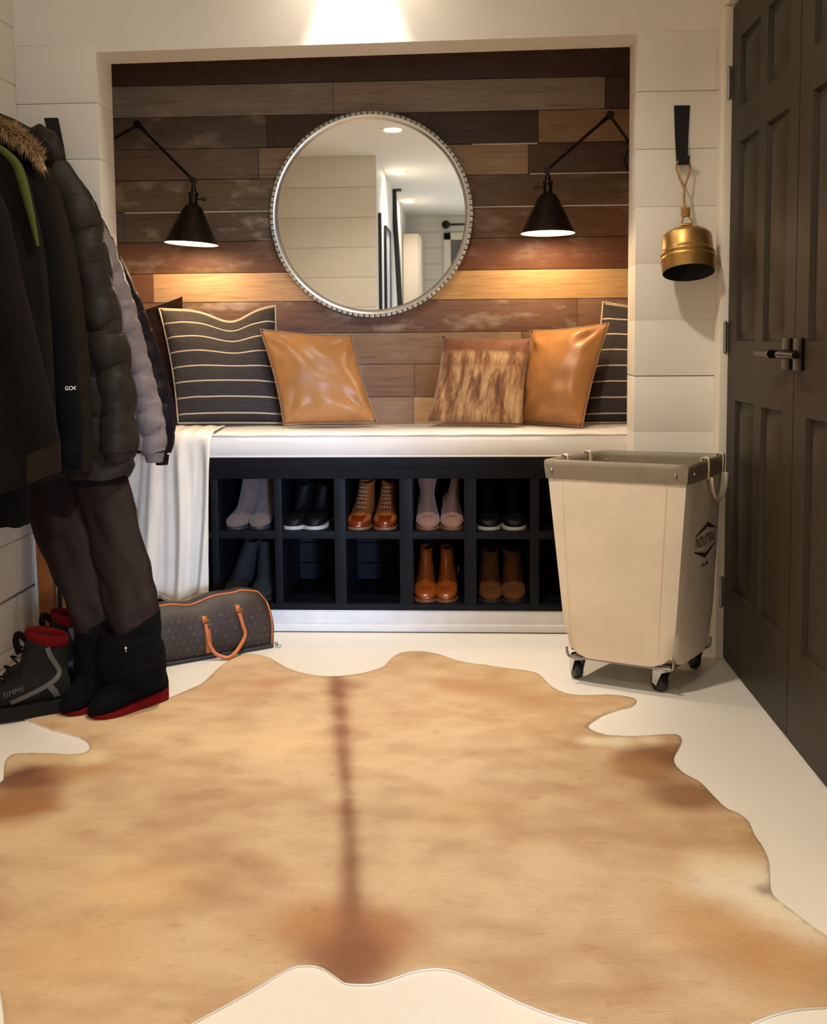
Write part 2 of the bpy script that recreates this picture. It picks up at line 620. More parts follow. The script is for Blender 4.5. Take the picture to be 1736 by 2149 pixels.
# front wall: horizontal boards either side of the opening and over it
G = .0022
lines = [0, .177, .36, .543, .726, .909, 1.092, 1.275, 1.458, 1.641, 1.824, 2.012, 2.19, 2.36, CEIL]
mb = MB()
for i in range(len(lines) - 1):
    z0, z1 = lines[i], lines[i + 1]
    g = {4: G * .7, 9: G * .8, 8: G * .3, 7: G * .3}.get(i + 0, G * .12)
    if z1 <= 2.02:
        zt = z1 - g
        for xa, xb in ((WL, XL), (XR, WR)):
            mb.box(xa, xb, 0, TW, z0 + {5: G * .7, 9: G * .4}.get(i, G * .1), zt, bev=.0004)
    else:
        mb.box(WL, WR, 0, TW, z0 + G * .1, z1 - G * .1)
hd = [(XL, ZHL), (XR, ZHR), (XR, 2.0125), (XL, 2.0125)]
mb.add([(x, y, z) for y in (0, TW) for x, z in hd], [(0, 1, 2, 3), (7, 6, 5, 4), (0, 4, 5, 1), (1, 5, 6, 2), (2, 6, 7, 3), (3, 7, 4, 0)])
for xa, xb in ((WL, XL), (XR, WR)):
    mb.box(xa + .004, xb - .004, .006, TW - .004, .01, 2.0, 1)
struct('wall_front', mb, ['wall', 'gap'], 'white boarded wall around the bench niche', 'wall')

# niche behind the opening
mb = MB(); mb.box(-1.50, -1.46, TW, .70, 0, 2.2)
struct('wall_niche_left', mb, 'wall', 'left inner side of the bench niche', 'wall')
mb = MB(); mb.box(.80, .84, TW, .70, 0, 2.2)
struct('wall_niche_right', mb, 'wall', 'right inner side of the bench niche', 'wall')
mb = MB(); mb.box(-1.5, .84, TW, .62, 2.14, 2.2)
struct('ceiling_niche', mb, 'wall', 'top of the bench niche', 'ceiling')

# plank wall, each board with its wood colour (tint; one row includes lamp glow) and paint wear (alpha)
DK, BR, GR, TN, LT = (66, 42, 26), (98, 68, 44), (120, 104, 88), (152, 122, 88), (206, 166, 120)
zs = [2.14, 2.009, 1.890, 1.769, 1.653, 1.531, 1.416, 1.295, 1.183, 1.060, .938, .811, .66]
PX = lambda u, v: at(u, v, y=YB).x
rows = [
    [(-1.46, .80, DK, .05)],
    [(-1.46, PX(700, 200), (138, 122, 104), .5), (PX(700, 200), PX(1270, 200), (150, 130, 112), .3), (PX(1270, 200), .8, DK, .1)],
    [(-1.46, PX(560, 270), (84, 66, 48), .35), (PX(560, 270), PX(1130, 260), (70, 50, 34), .15), (PX(1130, 260), .8, (140, 108, 74), .3)],
    [(-1.46, PX(543, 340), (108, 86, 66), .2), (PX(543, 340), PX(800, 340), (140, 116, 90), .4), (PX(800, 340), PX(1109, 330), (158, 128, 94), .4), (PX(1109, 330), .8, (80, 54, 34), .1)],
    [(-1.46, PX(700, 410), (112, 92, 66), .8), (PX(700, 410), .8, (102, 74, 46), .3)],
    [(-1.46, PX(262, 480), (88, 72, 58), .6), (PX(262, 480), PX(700, 480), (98, 80, 62), 1.0), (PX(700, 480), .8, (112, 74, 42), .4)],
    [(-1.46, PX(700, 540), (112, 74, 48), .4), (PX(700, 540), .8, (112, 66, 36), .4)],
    [(-1.46, PX(322, 600), (112, 66, 32), .1), (PX(322, 600), PX(800, 600), (196, 156, 112), .15), (PX(800, 600), .8, (204, 162, 108), .1)],  # pale tints here mix the wall lamps' glow into the wood colour
    [(-1.46, PX(1212, 660), (116, 82, 62), .9), (PX(1212, 660), .8, (122, 86, 60), .5)],
    [(-1.46, PX(702, 730), (158, 134, 112), .4), (PX(702, 730), PX(1095, 730), (146, 116, 88), .5), (PX(1095, 730), .8, (120, 88, 60), .3)],
    [(-1.46, PX(870, 800), (132, 98, 68), .3), (PX(870, 800), .8, (136, 98, 68), .3)],
    [(-1.46, PX(868, 860), (146, 112, 82), .4), (PX(868, 860), .8, (188, 150, 110), .3)],
]
mb = MB(); tint = []
for i, row in enumerate(rows):
    for x0, x1, col, w in row:
        d = random.uniform(-.0025, .0015)
        n0 = len(mb.v)
        gap = .0012 if i not in (4,) else .002
        mb.box(x0 + .0006, x1 - .0006, YB + d, YB + .03, zs[i + 1] + gap, zs[i] - gap * .6, bev=.0012)
        cc = srgb(*col)
        k = random.uniform(.92, 1.08)
        tint += [(cc[0] * k, cc[1] * k, cc[2] * k, w)] * (len(mb.v) - n0)
# pale painted edges showing between three pairs of boards
for x0, x1, z in ((PX(990, 293), PX(1128, 293), 1.7668), (PX(262, 447), PX(600, 447), 1.5295), (PX(985, 430), PX(1320, 430), 1.5325), (PX(1112, 362), PX(1320, 362), 1.6535)):
    n0 = len(mb.v)
    mb.box(x0, x1, YB - .004, YB + .004, z - .0022, z + .0022)
    tint += [(*srgb(214, 206, 196)[:3], 0)] * (len(mb.v) - n0)
n0 = len(mb.v); mb.box(-1.46, .80, YB + .02, YB + .06, 0, 2.14); tint += [(.01, .007, .005, 0)] * (len(mb.v) - n0)
o = struct('wall_planks', mb, 'plank', 'reclaimed wood plank wall behind the bench', 'wall')
ca = o.data.color_attributes.new('tint', 'FLOAT_COLOR', 'POINT')
ca.data.foreach_set('color', [c_ for q in tint for c_ in q])

# left wall: wider boards, open joints near the floor
mb = MB()
ll = [0, .045, .205, .385, .573, .76, .947, 1.134, 1.321, 1.508, 1.695, 1.882, 2.069, 2.256, CEIL]
for i in range(len(ll) - 1):
    g = .0075 if i == 2 else (.002 if i else .004)
    g1 = .0075 if i == 1 else .002
    mb.box(WL - .02, WL - (.0 if i else -.008), -3.59, 0, ll[i] + g * .6, ll[i + 1] - g1 * .6, bev=.001)
mb.box(WL - .06, WL - .014, -3.59, .2, 0, CEIL, 1)
struct('wall_left', mb, ['wall', 'gap'], 'white boarded wall behind the hanging coats', 'wall')

# wall beside the camera (fills the left of the mirror) and the far room
mb = MB()
lb_ = [0, .106, .339, .572, .805, 1.038, 1.271, 1.504, 1.737, 1.970, 2.203, CEIL]
for i in range(len(lb_) - 1):
    mb.box(WL, -.684, -3.61, -3.589, lb_[i] + .0012, lb_[i + 1] - .0012, bev=.0008)
mb.box(WL, -.70, -3.64, -3.60, 0, CEIL, 1)
mb.box(-.70, -.684, -3.70, -3.592, 0, CEIL, 0)
struct('wall_back', mb, ['wall', 'gap'], 'cream boarded wall filling the left half of the mirror', 'wall')
mb = MB(); mb.box(-.72, -.684, -7.9, -3.70, 0, CEIL)
struct('wall_hall', mb, 'wall', 'white hall wall seen edge-on in the mirror', 'wall')
mb = MB()
for i in range(len(ll) - 1):
    mb.box(-.72, 4.2, -7.74, -7.70, ll[i] + .002, ll[i + 1] - .002)
mb.box(-.72, 4.2, -7.80, -7.735, 0, CEIL, 1)
struct('wall_far', mb, ['wall', 'gap'], 'white boarded far wall at the right of the mirror', 'wall')
mb = MB(); mb.box(4.1, 4.2, -7.9, -3.0, 0, CEIL); mb.box(.83, 4.2, -3.0, -2.9, 0, CEIL)
struct('wall_kitchen', mb, 'wall', 'white wall of the room behind the camera', 'wall')

# right wall with the double doors
DY0, DYS, DY1, DTOP = -.1226, -.772, -1.4214, 2.04
mb = MB()
mb.box(WR, .93, -.115, 0, 0, CEIL)
mb.box(WR, .93, -1.50, -.115, DTOP + .012, CEIL)
mb.box(WR, .93, -2.9, -1.43, 0, CEIL)
struct('wall_right', mb, 'wall', 'white wall around the dark double doors', 'wall')
mb = MB()
mb.box(WR - .012, .84, -.119, -.045, 0, DTOP + .0095, bev=.003)
mb.box(WR - .012, .84, -1.50, -.045, DTOP + .01, DTOP + .09, bev=.003)
mb.box(WR - .012, .84, -1.50, -1.43, 0, DTOP + .0095, bev=.003)
struct('trim_1', mb, 'trim', 'white casing around the dark double doors', 'door casing')


def door_leaf(name, y0, y1, label, hinges):
    """Six-panel leaf in the plane x = XD, facing -x; y0 far edge, y1 near edge."""
    w = y0 - y1
    cols = [(.094, .094 + .204), (.372 * w / .65, .372 * w / .65 + .194)]
    rws = [(.248, .842), (1.023, 1.62), (1.722, 1.93)]
    cols = [(a, b) for a, b in cols]
    ys = sorted({0, w, *[q for cc in cols for q in cc]})
    zz = sorted({.008, DTOP, *[q for cc in rws for q in cc]})
    mb = MB()
    P = lambda a, z, d: (XD + d, y0 - a, z)
    for i in range(len(ys) - 1):
        for j in range(len(zz) - 1):
            a0, a1, z0, z1 = ys[i], ys[i + 1], zz[j], zz[j + 1]
            if (a0, a1) in cols and (z0, z1) in rws:
                rr = [(0, 0), (.006, .013), (.016, .013), (.045, .003)]
                lv = [[P(a0 + s_, z0 + s_, d), P(a1 - s_, z0 + s_, d), P(a1 - s_, z1 - s_, d), P(a0 + s_, z1 - s_, d)] for s_, d in rr]
                mb.loft(lv, 0, True, False, True)
            else:
                mb.add([P(a0, z0, 0), P(a1, z0, 0), P(a1, z1, 0), P(a0, z1, 0)], [(0, 1, 2, 3)])
    mb.box(XD + .012, XD + .036, y1, y0, .008, DTOP)
    for a in (0, w):
        mb.add([P(a, .008, 0), P(a, .008, .014), P(a, DTOP, .014), P(a, DTOP, 0)], [(0, 1, 2, 3)])
    d = build(name, mb, 'door', None, 25, fixn=False)
    tag(d, label, 'door', kind='structure')
    if hinges:
        for z in (.22, 1.035, 1.817):
            hb = MB()
            hb.tube([(XD - .008, y0 + .004, z - .045), (XD - .008, y0 + .004, z + .045)], .0065, 10)
            hb.box(XD - .003, XD - .0005, y0 - .0, y0 + .03, z - .044, z + .044)
            for k in (-.045, .045):
                hb.sphere((XD - .008, y0 + .004, z + k), .007)
            build('hinge', hb, 'steel', d, 40, 'pale steel hinge')
    return d


d1 = door_leaf('door_1', DY0, DYS + .0025, 'dark brown six-panel door leaf beside the laundry cart', True)
d2 = door_leaf('door_2', DYS - .0025, DY1, 'dark brown door leaf nearest the camera at the right edge', False)
for d, yy, sgn in ((d1, DYS + .045, 1), (d2, DYS - .045, -1)):
    hb = MB()
    hb.box(XD - .009, XD - .0004, yy - .031, yy + .031, .955, 1.035, bev=.002)
    hb.tube([(XD - .002, yy, .994), (XD - .05, yy, .994)], .011, 14)
    hb.tube([(XD - .048, yy - .012 * sgn, .994), (XD - .05, yy + .04 * sgn, .994), (XD - .05, yy + .115 * sgn, .994)], [.011, .009, .007], 12)
    build('door_handle', hb, 'black_metal', d, 40, 'dark lever handle on a square rose')

# far window and the daylight window
mb = MB()
for (a, b, c_, e) in ((-.24, -.16, .9, 2.24), (.62, .70, .9, 2.24), (-.24, .70, 2.16, 2.24), (-.27, .73, .84, .90)):
    mb.box(a, b, -7.70, -7.66, c_, e)
w1 = build('window_1', mb, 'trim', None, 30)
tag(w1, 'white framed dark window under the rod in the mirror', 'window', kind='structure')
mb = MB(); mb.box(-.16, .62, -7.695, -7.685, .9, 2.16)
build('pane', mb, 'glass_dark', w1, 0, 'dark grey glass')
mb = MB()
for (a, b, c_, e) in ((1.3, 1.38, .1, 2.2), (2.7, 2.78, .1, 2.2), (1.3, 2.78, 2.12, 2.2), (1.3, 2.78, .1, .18), (2.01, 2.07, .1, 2.2)):
    mb.box(a, b, -7.70, -7.65, c_, e)
w2 = build('window_2', mb, 'trim', None, 30)
tag(w2, 'daylit window of the room behind the camera', 'window', kind='structure')
mb = MB(); mb.box(1.38, 2.7, -7.695, -7.685, .18, 2.12)
build('pane', mb, 'day', w2, 0, 'bright daylit glass')
ld = bpy.data.lights.new('daylight', 'AREA')
ld.shape = 'RECTANGLE'; ld.spread = math.radians(16); ld.size, ld.size_y = 1.2, 1.2; ld.energy = DAY_W; ld.color = DAY_COL
lo = bpy.data.objects.new('daylight', ld); C.objects.link(lo)
lo.location = (2.04, -7.62, 1.0); lo.rotation_euler = (Vector((-.55, .15, .12)) - Vector((2.04, -7.62, 1.0))).to_track_quat('-Z', 'Y').to_euler()

# recessed ceiling lights
for k, (x, y, w, core) in enumerate(DOWNLIGHTS):
    lab = ['recessed ceiling light over the niche header', 'recessed ceiling light over the hide rug', 'topmost lit ceiling light seen in the round mirror',
           'second lit ceiling light down in the round mirror', 'lowest, warmest ceiling light glow in the round mirror'][k]
    r = thing('ceiling_light', lab, 'ceiling light', (x, y, CEIL), 0, 'recessed ceiling lights')
    q = .72 if core else 1
    mb = MB(); mb.lathe([(.058 * q, -.001), (.062 * q, -.006), (.085 * q, -.005), (.088 * q, 0)], 32)
    build('trim_ring', mb, 'trim', r)
    mb = MB(); mb.lathe([(.0, -.003), (.058 * q, -.003)], 32)
    build('lens', mb, 'lens', r)
    sp = bpy.data.lights.new('downlight', 'SPOT')
    sp.energy = w * 4; sp.color = WARM; sp.spot_size = math.radians(140); sp.spot_blend = .9; sp.shadow_soft_size = .05
    so = bpy.data.objects.new('downlight', sp); C.objects.link(so); so.parent = r; so.location = (0, 0, -.012)
    if core:
        sp = bpy.data.lights.new('downlight_core', 'SPOT')
        sp.energy = core * 10; sp.color = WARM; sp.spot_size = math.radians(52); sp.spot_blend = .5; sp.shadow_soft_size = .03
        so = bpy.data.objects.new('downlight_core', sp); C.objects.link(so); so.parent = r; so.location = (0, 0, -.014)

# ================================================================== bench
FR = .15
root = thing('shoe_bench', 'black cubby shoe bench with white plinth built into the niche', 'bench', (-.33, FR, 0))
mb = MB()
xs = [(-1.165, -1.125), (-.9017, -.8761), (-.6754, -.6483), (-.4623, -.4219), (-.2321, -.1852), (-.005, .0383), (.2256, .257), (.447, .478), (.672, .71)]
for a, b in xs:
    mb.box(a, b, FR + .001, YB - .02, .098, .60, bev=.0012)
mb.box(-1.455, -1.165, FR + .001, YB - .02, .098, .60)
mb.box(.71, .795, FR + .001, YB - .02, .098, .60)
mb.box(-1.455, .795, FR, YB - .02, .5487, .6238, bev=.0012)
mb.box(-1.455, .795, FR - .0035, FR + .01, .583, .6235, bev=.001)
mb.box(-1.455, .795, FR + .0015, YB - .02, .3348, .3604, bev=.0012)
mb.box(-1.455, .795, FR - .001, YB - .02, .079, .0999, bev=.0012)
build('carcass', mb, 'cubby', root, 30, local=False)
mb = MB()
for z0, z1 in ((.09, .163), (.165, .243), (.245, .335), (.36, .437), (.439, .515), (.517, .6)):
    mb.box(-1.45, .79, YB - .025, YB - .012, z0 + .0012, z1 - .0012)
build('back_board', mb, 'cubby_back', root, 30, local=False)
mb = MB()
mb.box(-1.455, .795, FR + .003, FR + .03, .004, .0797, bev=.002)
mb.box(-1.455, .795, FR - .009, FR + .003, .004, .03, bev=.003)
mb.box(-1.455, .795, FR + .03, YB, 0.0, .05)
build('plinth', mb, 'plinth', root, 30, 'scuffed white plinth', local=False)

# seat cushion: rounded, slightly crowned, corded edges
root = thing('bench_cushion', 'long white canvas seat cushion on the shoe bench', 'cushion', (-.33, .35, .624))
mb = MB()
NX, NY = 60, 14
x0, x1, y0, y1, z0, z1 = -1.452, .792, FR - .004, YB - .004, .6245, SEAT
rings = []
def cush_top(x, y):
    a = (y - y0) / (y1 - y0)
    return z1 + .010 * math.sin(PI * min(1, max(0, a))) + .0018 * math.sin(x * 9 + y * 5)
for i in range(NX + 1):
    x = lerp(x0, x1, i / NX)
    ring = []
    for j in range(NY + 1):
        y = lerp(y0 + .008, y1, j / NY)
        ring.append(Vector((x, y, cush_top(x, y) - (.003 if j == 0 else 0))))
    ring += [Vector((x, y1, z0)), Vector((x, y0 + .008, z0)), Vector((x, y0 + .001, z0 + .006)), Vector((x, y0 - .003, lerp(z0, z1, .35) + .001 * math.sin(x * 17))), Vector((x, y0 - .003, lerp(z0, z1, .7))), Vector((x, y0 + .001, z1 - .006))]
    rings.append(ring)
mb.loft(rings)
build('pad', mb, 'cushion', root, 50, local=False)
mb = MB()
mb.tube([(lerp(x0, x1, i / 60), y0 + .003, z1 - .001 + .0008 * math.sin(i * 1.3)) for i in range(61)], .0042, 8)
mb.tube([(lerp(x0, x1, i / 60), y0 + .003, z0 + .004) for i in range(61)], .0042, 8)
build('piping', mb, 'cushion', root, 50, local=False)

# ================================================================== mirror
MC = Vector((-.353, YB, 1.5045)); MR = .386
root = thing('round_mirror', 'large round mirror with a beaded silver frame on the plank wall', 'mirror', MC)
mt = Matrix.Rotation(PI / 2, 4, 'X')      # local z -> -y
mb = MB(); mb.lathe([(.0, .030), (MR - .027, .030)], 96, mtx=mt)
build('glass', mb, 'mirror', root, 40, 'clear mirror glass')
mb = MB(); mb.lathe([(MR - .029, .0302), (MR - .027, .0325), (MR - .013, .040), (MR - .011, .040), (MR - .010, .0)], 128, mtx=mt)
build('inner_rim', mb, 'silver_rim', root, 50)
mb = MB()
NB = 112
for k in range(NB):
    a = 2 * PI * k / NB
    m_ = mt @ Matrix.Rotation(a, 4, 'Z')
    mb.box(MR - .0105, MR + random.uniform(-.0006, .0006), -.0088, .0088, .002, .043 + random.uniform(-.001, .001), 0, m_, bev=.0018)
mb.lathe([(MR - .012, .001), (MR - .004, .001), (MR - .004, .036), (MR - .012, .036)], 128, 1, mt)
build('frame', mb, ['silver', 'black_metal'], root, 40, 'beaded silver frame')


# ================================================================== swing-arm lamps
def wall_lamp(label, plate, knuckle, joint, rim_c, key_side, tilt):
    root = thing('swing_arm_wall_lamp', label, 'wall lamp', plate)
    L = lambda p: Vector(p) - Vector(plate)
    pl, kn, jo = L(plate), L(knuckle), L(joint)
    mb = MB(); mb.lathe([(0, .03), (.018, .03), (.022, .018), (.055, .012), (.058, 0)], 28, mtx=mt, cap0=False)
    build('wall_plate', mb, 'black_metal', root)
    st = pl + Vector((0, -.03, 0))
    mb = MB(); mb.tube([pl, st], .01, 12); mb.tube([st, kn], .0055, 12); mb.sphere(st, .014)
    build('lower_arm', mb, 'black_metal', root)
    mb = MB(); mb.tube([kn, lerp(kn, jo, .12), lerp(kn, jo, .16), jo], [.008, .008, .0058, .0058], 12)
    build('upper_arm', mb, 'black_metal', root)
    mb = MB()
    mb.tube([kn + Vector((0, -.012, 0)), kn + Vector((0, .012, 0))], .0145, 18)
    mb.tube([kn + Vector((0, -.016, 0)), kn + Vector((0, -.012, 0))], .008, 12)
    build('elbow_joint', mb, 'black_metal', root)
    sh = bpy.data.objects.new('shade_pivot', None)
    H = .142
    R_ = Matrix.Rotation(tilt[0], 4, 'X') @ Matrix.Rotation(tilt[1], 4, 'Y')
    rc = L(rim_c)
    ms = Matrix.Translation(rc) @ R_
    top = ms @ Vector((0, 0, H + .062))
    mb = MB()
    mb.tube([jo + Vector((0, -.010, 0)), jo + Vector((0, .010, 0))], .012, 16)
    mb.tube([jo, top], .007, 12)
    mb.sphere(jo, .011)
    build('swivel_joint', mb, 'black_metal', root)
    mb = MB(); mb.lathe([(.006, H + .068), (.009, H + .060), (.010, H + .046), (.0185, H + .043), (.0195, H + .036), (.016, H + .032), (.016, H + .004), (.021, H - .002), (.022, H - .010)], 24, mtx=ms, cap0=True)
    build('socket', mb, 'black_metal', root)
    mb = MB(); kz = H + .022
    p0, p1 = ms @ Vector((.014 * key_side, 0, kz)), ms @ Vector((.034 * key_side, 0, kz))
    mb.tube([p0, p1], .0025, 8)
    mb.tube([ms @ Vector((.040 * key_side + .006 * math.cos(a), 0, kz + .006 * math.sin(a))) for a in [2 * PI * q / 14 for q in range(14)]], .002, 6, closed=True)
    build('switch_key', mb, 'black_metal', root)
    mb = MB()
    mb.lathe([(.020, H - .001), (.030, H - .006), (.038, H - .020), (.095, .004), (.097, 0)], 48, 0, ms)
    mb.lathe([(.097, 0), (.0945, .0015), (.036, H - .024), (.018, H - .012)], 48, 1, ms)
    build('lamp_shade', mb, ['black_metal', 'lamp_in'], root, 40, 'dark bronze cone shade, white inside')
    mb = MB(); mb.sphere(ms @ Vector((0, 0, .052)), .024, 0, 16, (1, 1, 1.2))
    build('bulb', mb, 'bulb', root, 60, 'lit warm bulb')
    pt = bpy.data.lights.new('bulb_light', 'POINT'); pt.energy = SCONCE_W * 4; pt.color = (1, .70, .42); pt.shadow_soft_size = .027
    po = bpy.data.objects.new('bulb_light', pt); C.objects.link(po); po.parent = root; po.location = ms @ Vector((0, 0, .02))
    bpy.data.objects.remove(sh)


LY = .34
wall_lamp('left dark bronze cone wall lamp, switch key on its right', (-1.425, YB, 1.76), at(290, 262, y=.40), at(405, 378, y=LY), at(402, 512, y=LY), 1, (math.radians(-1), math.radians(3.5)))
wall_lamp('right dark bronze cone wall lamp near the brass bell', (.66, YB, 1.70), at(1280, 242, y=.40), at(1148, 357, y=LY), at(1150, 490, y=LY), -1, (math.radians(-1), math.radians(0)))


# ================================================================== pillows
def pillow(name, label, cat, cor, T, mat, pipe=None, chop=0, nseed=0, wr=.004, bow=.035, pr=.004, back=None):
    TL, TR, BR_, BL = [Vector(p) for p in cor]
    cen = (TL + TR + BR_ + BL) / 4
    base = Vector((cen.x, cen.y, min(BL.z, BR_.z)))
    root = thing(name, label, cat, base)
    N = 30
    ex, ez = (TR - TL + BR_ - BL) / 2, (TL - BL + TR - BR_) / 2
    nrm = ex.cross(ez).normalized()
    if nrm.y > 0:
        nrm = -nrm
    W_, H_ = ex.length, ez.length
    def P(u, v_):
        p = BL.lerp(BR_, u).lerp(TL.lerp(TR, u), v_)
        # edges bow in between the corners
        bu = 4 * v_ * (1 - v_)
        bv = 4 * u * (1 - u)
        p = p - ex.normalized() * (2 * u - 1) * abs(2 * u - 1) ** 1.5 * bow * W_ * bu
        p = p - ez.normalized() * (2 * v_ - 1) * abs(2 * v_ - 1) ** 1.5 * bow * .75 * H_ * bv * (1 if v_ > .5 else .25)
        if chop:
            p = p - ez.normalized() * chop * math.exp(-((u - .6) / .2) ** 2) * max(0, v_ - .35) ** 1.4 / .55
        return p
    def th(u, v_):
        a = (1 - abs(2 * u - 1) ** 2.6) * (1 - abs(2 * v_ - 1) ** 2.6)
        return max(0, a) ** .62
    fr_, bk = [], []
    for j in range(N + 1):
        rf, rb = [], []
        for i in range(N + 1):
            u, v_ = i / N, j / N
            p = P(u, v_)
            edge = 1 - th(u, v_)
            w_ = noise.noise(Vector((u * 5 + nseed, v_ * 5, nseed))) * wr * 1.5
            # creases fanning out of the corners
            for cu, cv in ((0, 0), (1, 0), (0, 1), (1, 1)):
                dx, dy = u - cu, v_ - cv
                rr = math.hypot(dx, dy)
                w_ += wr * 1.6 * math.sin(9 * math.atan2(dy, dx) + nseed) * math.exp(-((rr - .22) / .14) ** 2)
            k = th(u, v_)
            sag = 1 + .18 * (1 - v_)
            cd_ = 1 - (.55 * math.exp(-((u - .6) / .16) ** 2) * max(0, v_ - .4) / .6 if chop else 0)
            rf.append(p + nrm * (T * k * sag * cd_ + w_ * min(1, k * 1.6)))
            rb.append(p - nrm * (T * .75 * k))
        fr_.append(rf); bk.append(rb)
    mb = MB()
    n = N + 1
    vs = [p for r in fr_ for p in r]
    idx = {}
    fs = [(i * n + j, i * n + j + 1, (i + 1) * n + j + 1, (i + 1) * n + j) for i in range(N) for j in range(N)]
    o_ = len(vs)
    bi = {}
    for i in range(n):
        for j in range(n):
            if i in (0, N) or j in (0, N):
                bi[i, j] = i * n + j
            else:
                bi[i, j] = len(vs); vs.append(bk[i][j])
    nf = len(fs)
    fs += [(bi[i, j], bi[i + 1, j], bi[i + 1, j + 1], bi[i, j + 1]) for i in range(N) for j in range(N)]
    mb.add(vs, fs)
    for q in range(nf, len(fs)):
        mb.mi[q] = 1 if back else 0
    ob = build('cover', mb, [mat, back or mat], root, 0, local=False)
    ob.data.polygons.foreach_set('use_smooth', [True] * len(ob.data.polygons))
    uvl = ob.data.uv_layers.new(name='UVMap')
    inv = {}
    for (i, j), q in bi.items():
        inv[q] = (j / N, i / N)
    for i in range(n):
        for j in range(n):
            inv[i * n + j] = (j / N, i / N)
    for lp in ob.data.loops:
        uvl.data[lp.index].uv = inv[lp.vertex_index]
    if pipe:
        bd = [fr_[0][j] for j in range(n)] + [fr_[i][N] for i in range(1, n)] + [fr_[N][j] for j in range(N - 1, -1, -1)] + [fr_[i][0] for i in range(N - 1, 0, -1)]
        mb = MB(); mb.tube(bd, pr, 6, closed=True)
        build('piping', mb, pipe, root, 60, local=False)
    return root, mb, fr_


pillow('fur_pillow', 'dark brown hair-on-hide pillow half hidden behind the coats', 'pillow',
       [at(225, 672, y=.50), at(383, 622, y=.515), at(392, 884, y=.44), at(240, 884, y=.44)], .05, 'darkfur', None, 0, 3, .004, .02)
# short hairs standing off the dark hide
pillow('striped_pillow', 'black pillow with cream stripes, leftmost, behind the camel leather one', 'pillow',
       [at(334, 648, y=.47), at(578, 641, y=.50), at(604, 888, y=.42), at(374, 888, y=.36)], .075, 'stripe', 'piping', .05, 1, .003, .03)
pillow('leather_pillow', 'camel leather pillow leaning on the left striped pillow', 'pillow',
       [at(546, 691, y=.33), at(738, 703, y=.44), at(792, 887, y=.34), at(596, 891, y=.28)], .07, 'leather', 'leather_edge', 0, 2, .0075, .03, .0035)
pillow('striped_pillow', 'black pillow with cream stripes, cut off by the right jamb', 'pillow',
       [at(1266, 634, y=.50), at(1470, 650, y=.50), at(1450, 888, y=.43), at(1222, 887, y=.42)], .065, 'stripe', 'piping', .035, 5, .003, .03)
pillow('leather_pillow', 'camel leather pillow beside the right striped pillow', 'pillow',
       [at(1114, 694, y=.50), at(1279, 678, y=.36), at(1222, 896, y=.27), at(1088, 886, y=.42)], .075, 'leather', 'leather_edge', 0, 8, .0075, .03, .0035)
pillow('hide_pillow', 'brindle brown and cream cowhide pillow', 'pillow',
       [at(929, 706, y=.42), at(1117, 710, y=.40), at(1097, 889, y=.29), at(898, 884, y=.31)], .06, 'brindle', None, 0, 6, .003, .03)

# ================================================================== throw
root = thing('throw_blanket', 'cream gauze throw draped over the left end of the bench', 'blanket', (-1.03, .12, .1))
rows_ = []
NS, NTT = 46, 40
for j in range(NTT + 1):
    s_ = j / NTT
    r_ = []
    for i in range(NS + 1):
        a = i / NS
        if s_ < .22:                       # lying on the cushion
            q = s_ / .22
            y = lerp(.33, FR - .012, q); z = cush_top(-1, y) + .008
            z += .010 * abs(math.sin(a * 17)) * (.4 + .6 * q)
            x = lerp(-1.19, at(446, 890, y=.14).x, a)
        else:
            q = (s_ - .22) / .78
            z = lerp(SEAT + .004, .128 + .012 * math.sin(a * 9), q)
            xl_ = lerp(-1.19, -1.135, q); xr_ = lerp(at(446, 890, y=.14).x, at(437, 1240, y=.1).x, q ** .8)
            x = lerp(xl_, xr_, a)
            ph = a * 21 + 7.5 * q * (1 - a) + 1.0 * math.sin(q * 3 + a * 4)
            y = FR - .034 - .018 * min(1, q * 5) * (math.sin(ph) + .5 * math.sin(ph * 2.3 + 1)) - .012 * q
            if q < .06:
                y += .012 * (1 - q / .06)
        r_.append(Vector((x, y, z)))
    rows_.append(r_)
mb = MB(); mb.grid(rows_)
o = build('cloth', mb, 'throw', root, 0, local=False)
o.data.polygons.foreach_set('use_smooth', [True] * len(o.data.polygons))
sm = o.modifiers.new('thick', 'SOLIDIFY'); sm.thickness = .004
mb = MB()
for i in range(0, NS * 3):
    a = i / (NS * 3)
    k = int(a * NS); f_ = a * NS - k
    p = rows_[-1][k].lerp(rows_[-1][k + 1], f_)
    mb.tube([p + Vector((0, 0, .004)), p + Vector((random.uniform(-.003, .003), random.uniform(-.003, .003), -.014))], [.0012, .0006], 4)
build('fringe', mb, 'throw', root, 0, local=False)


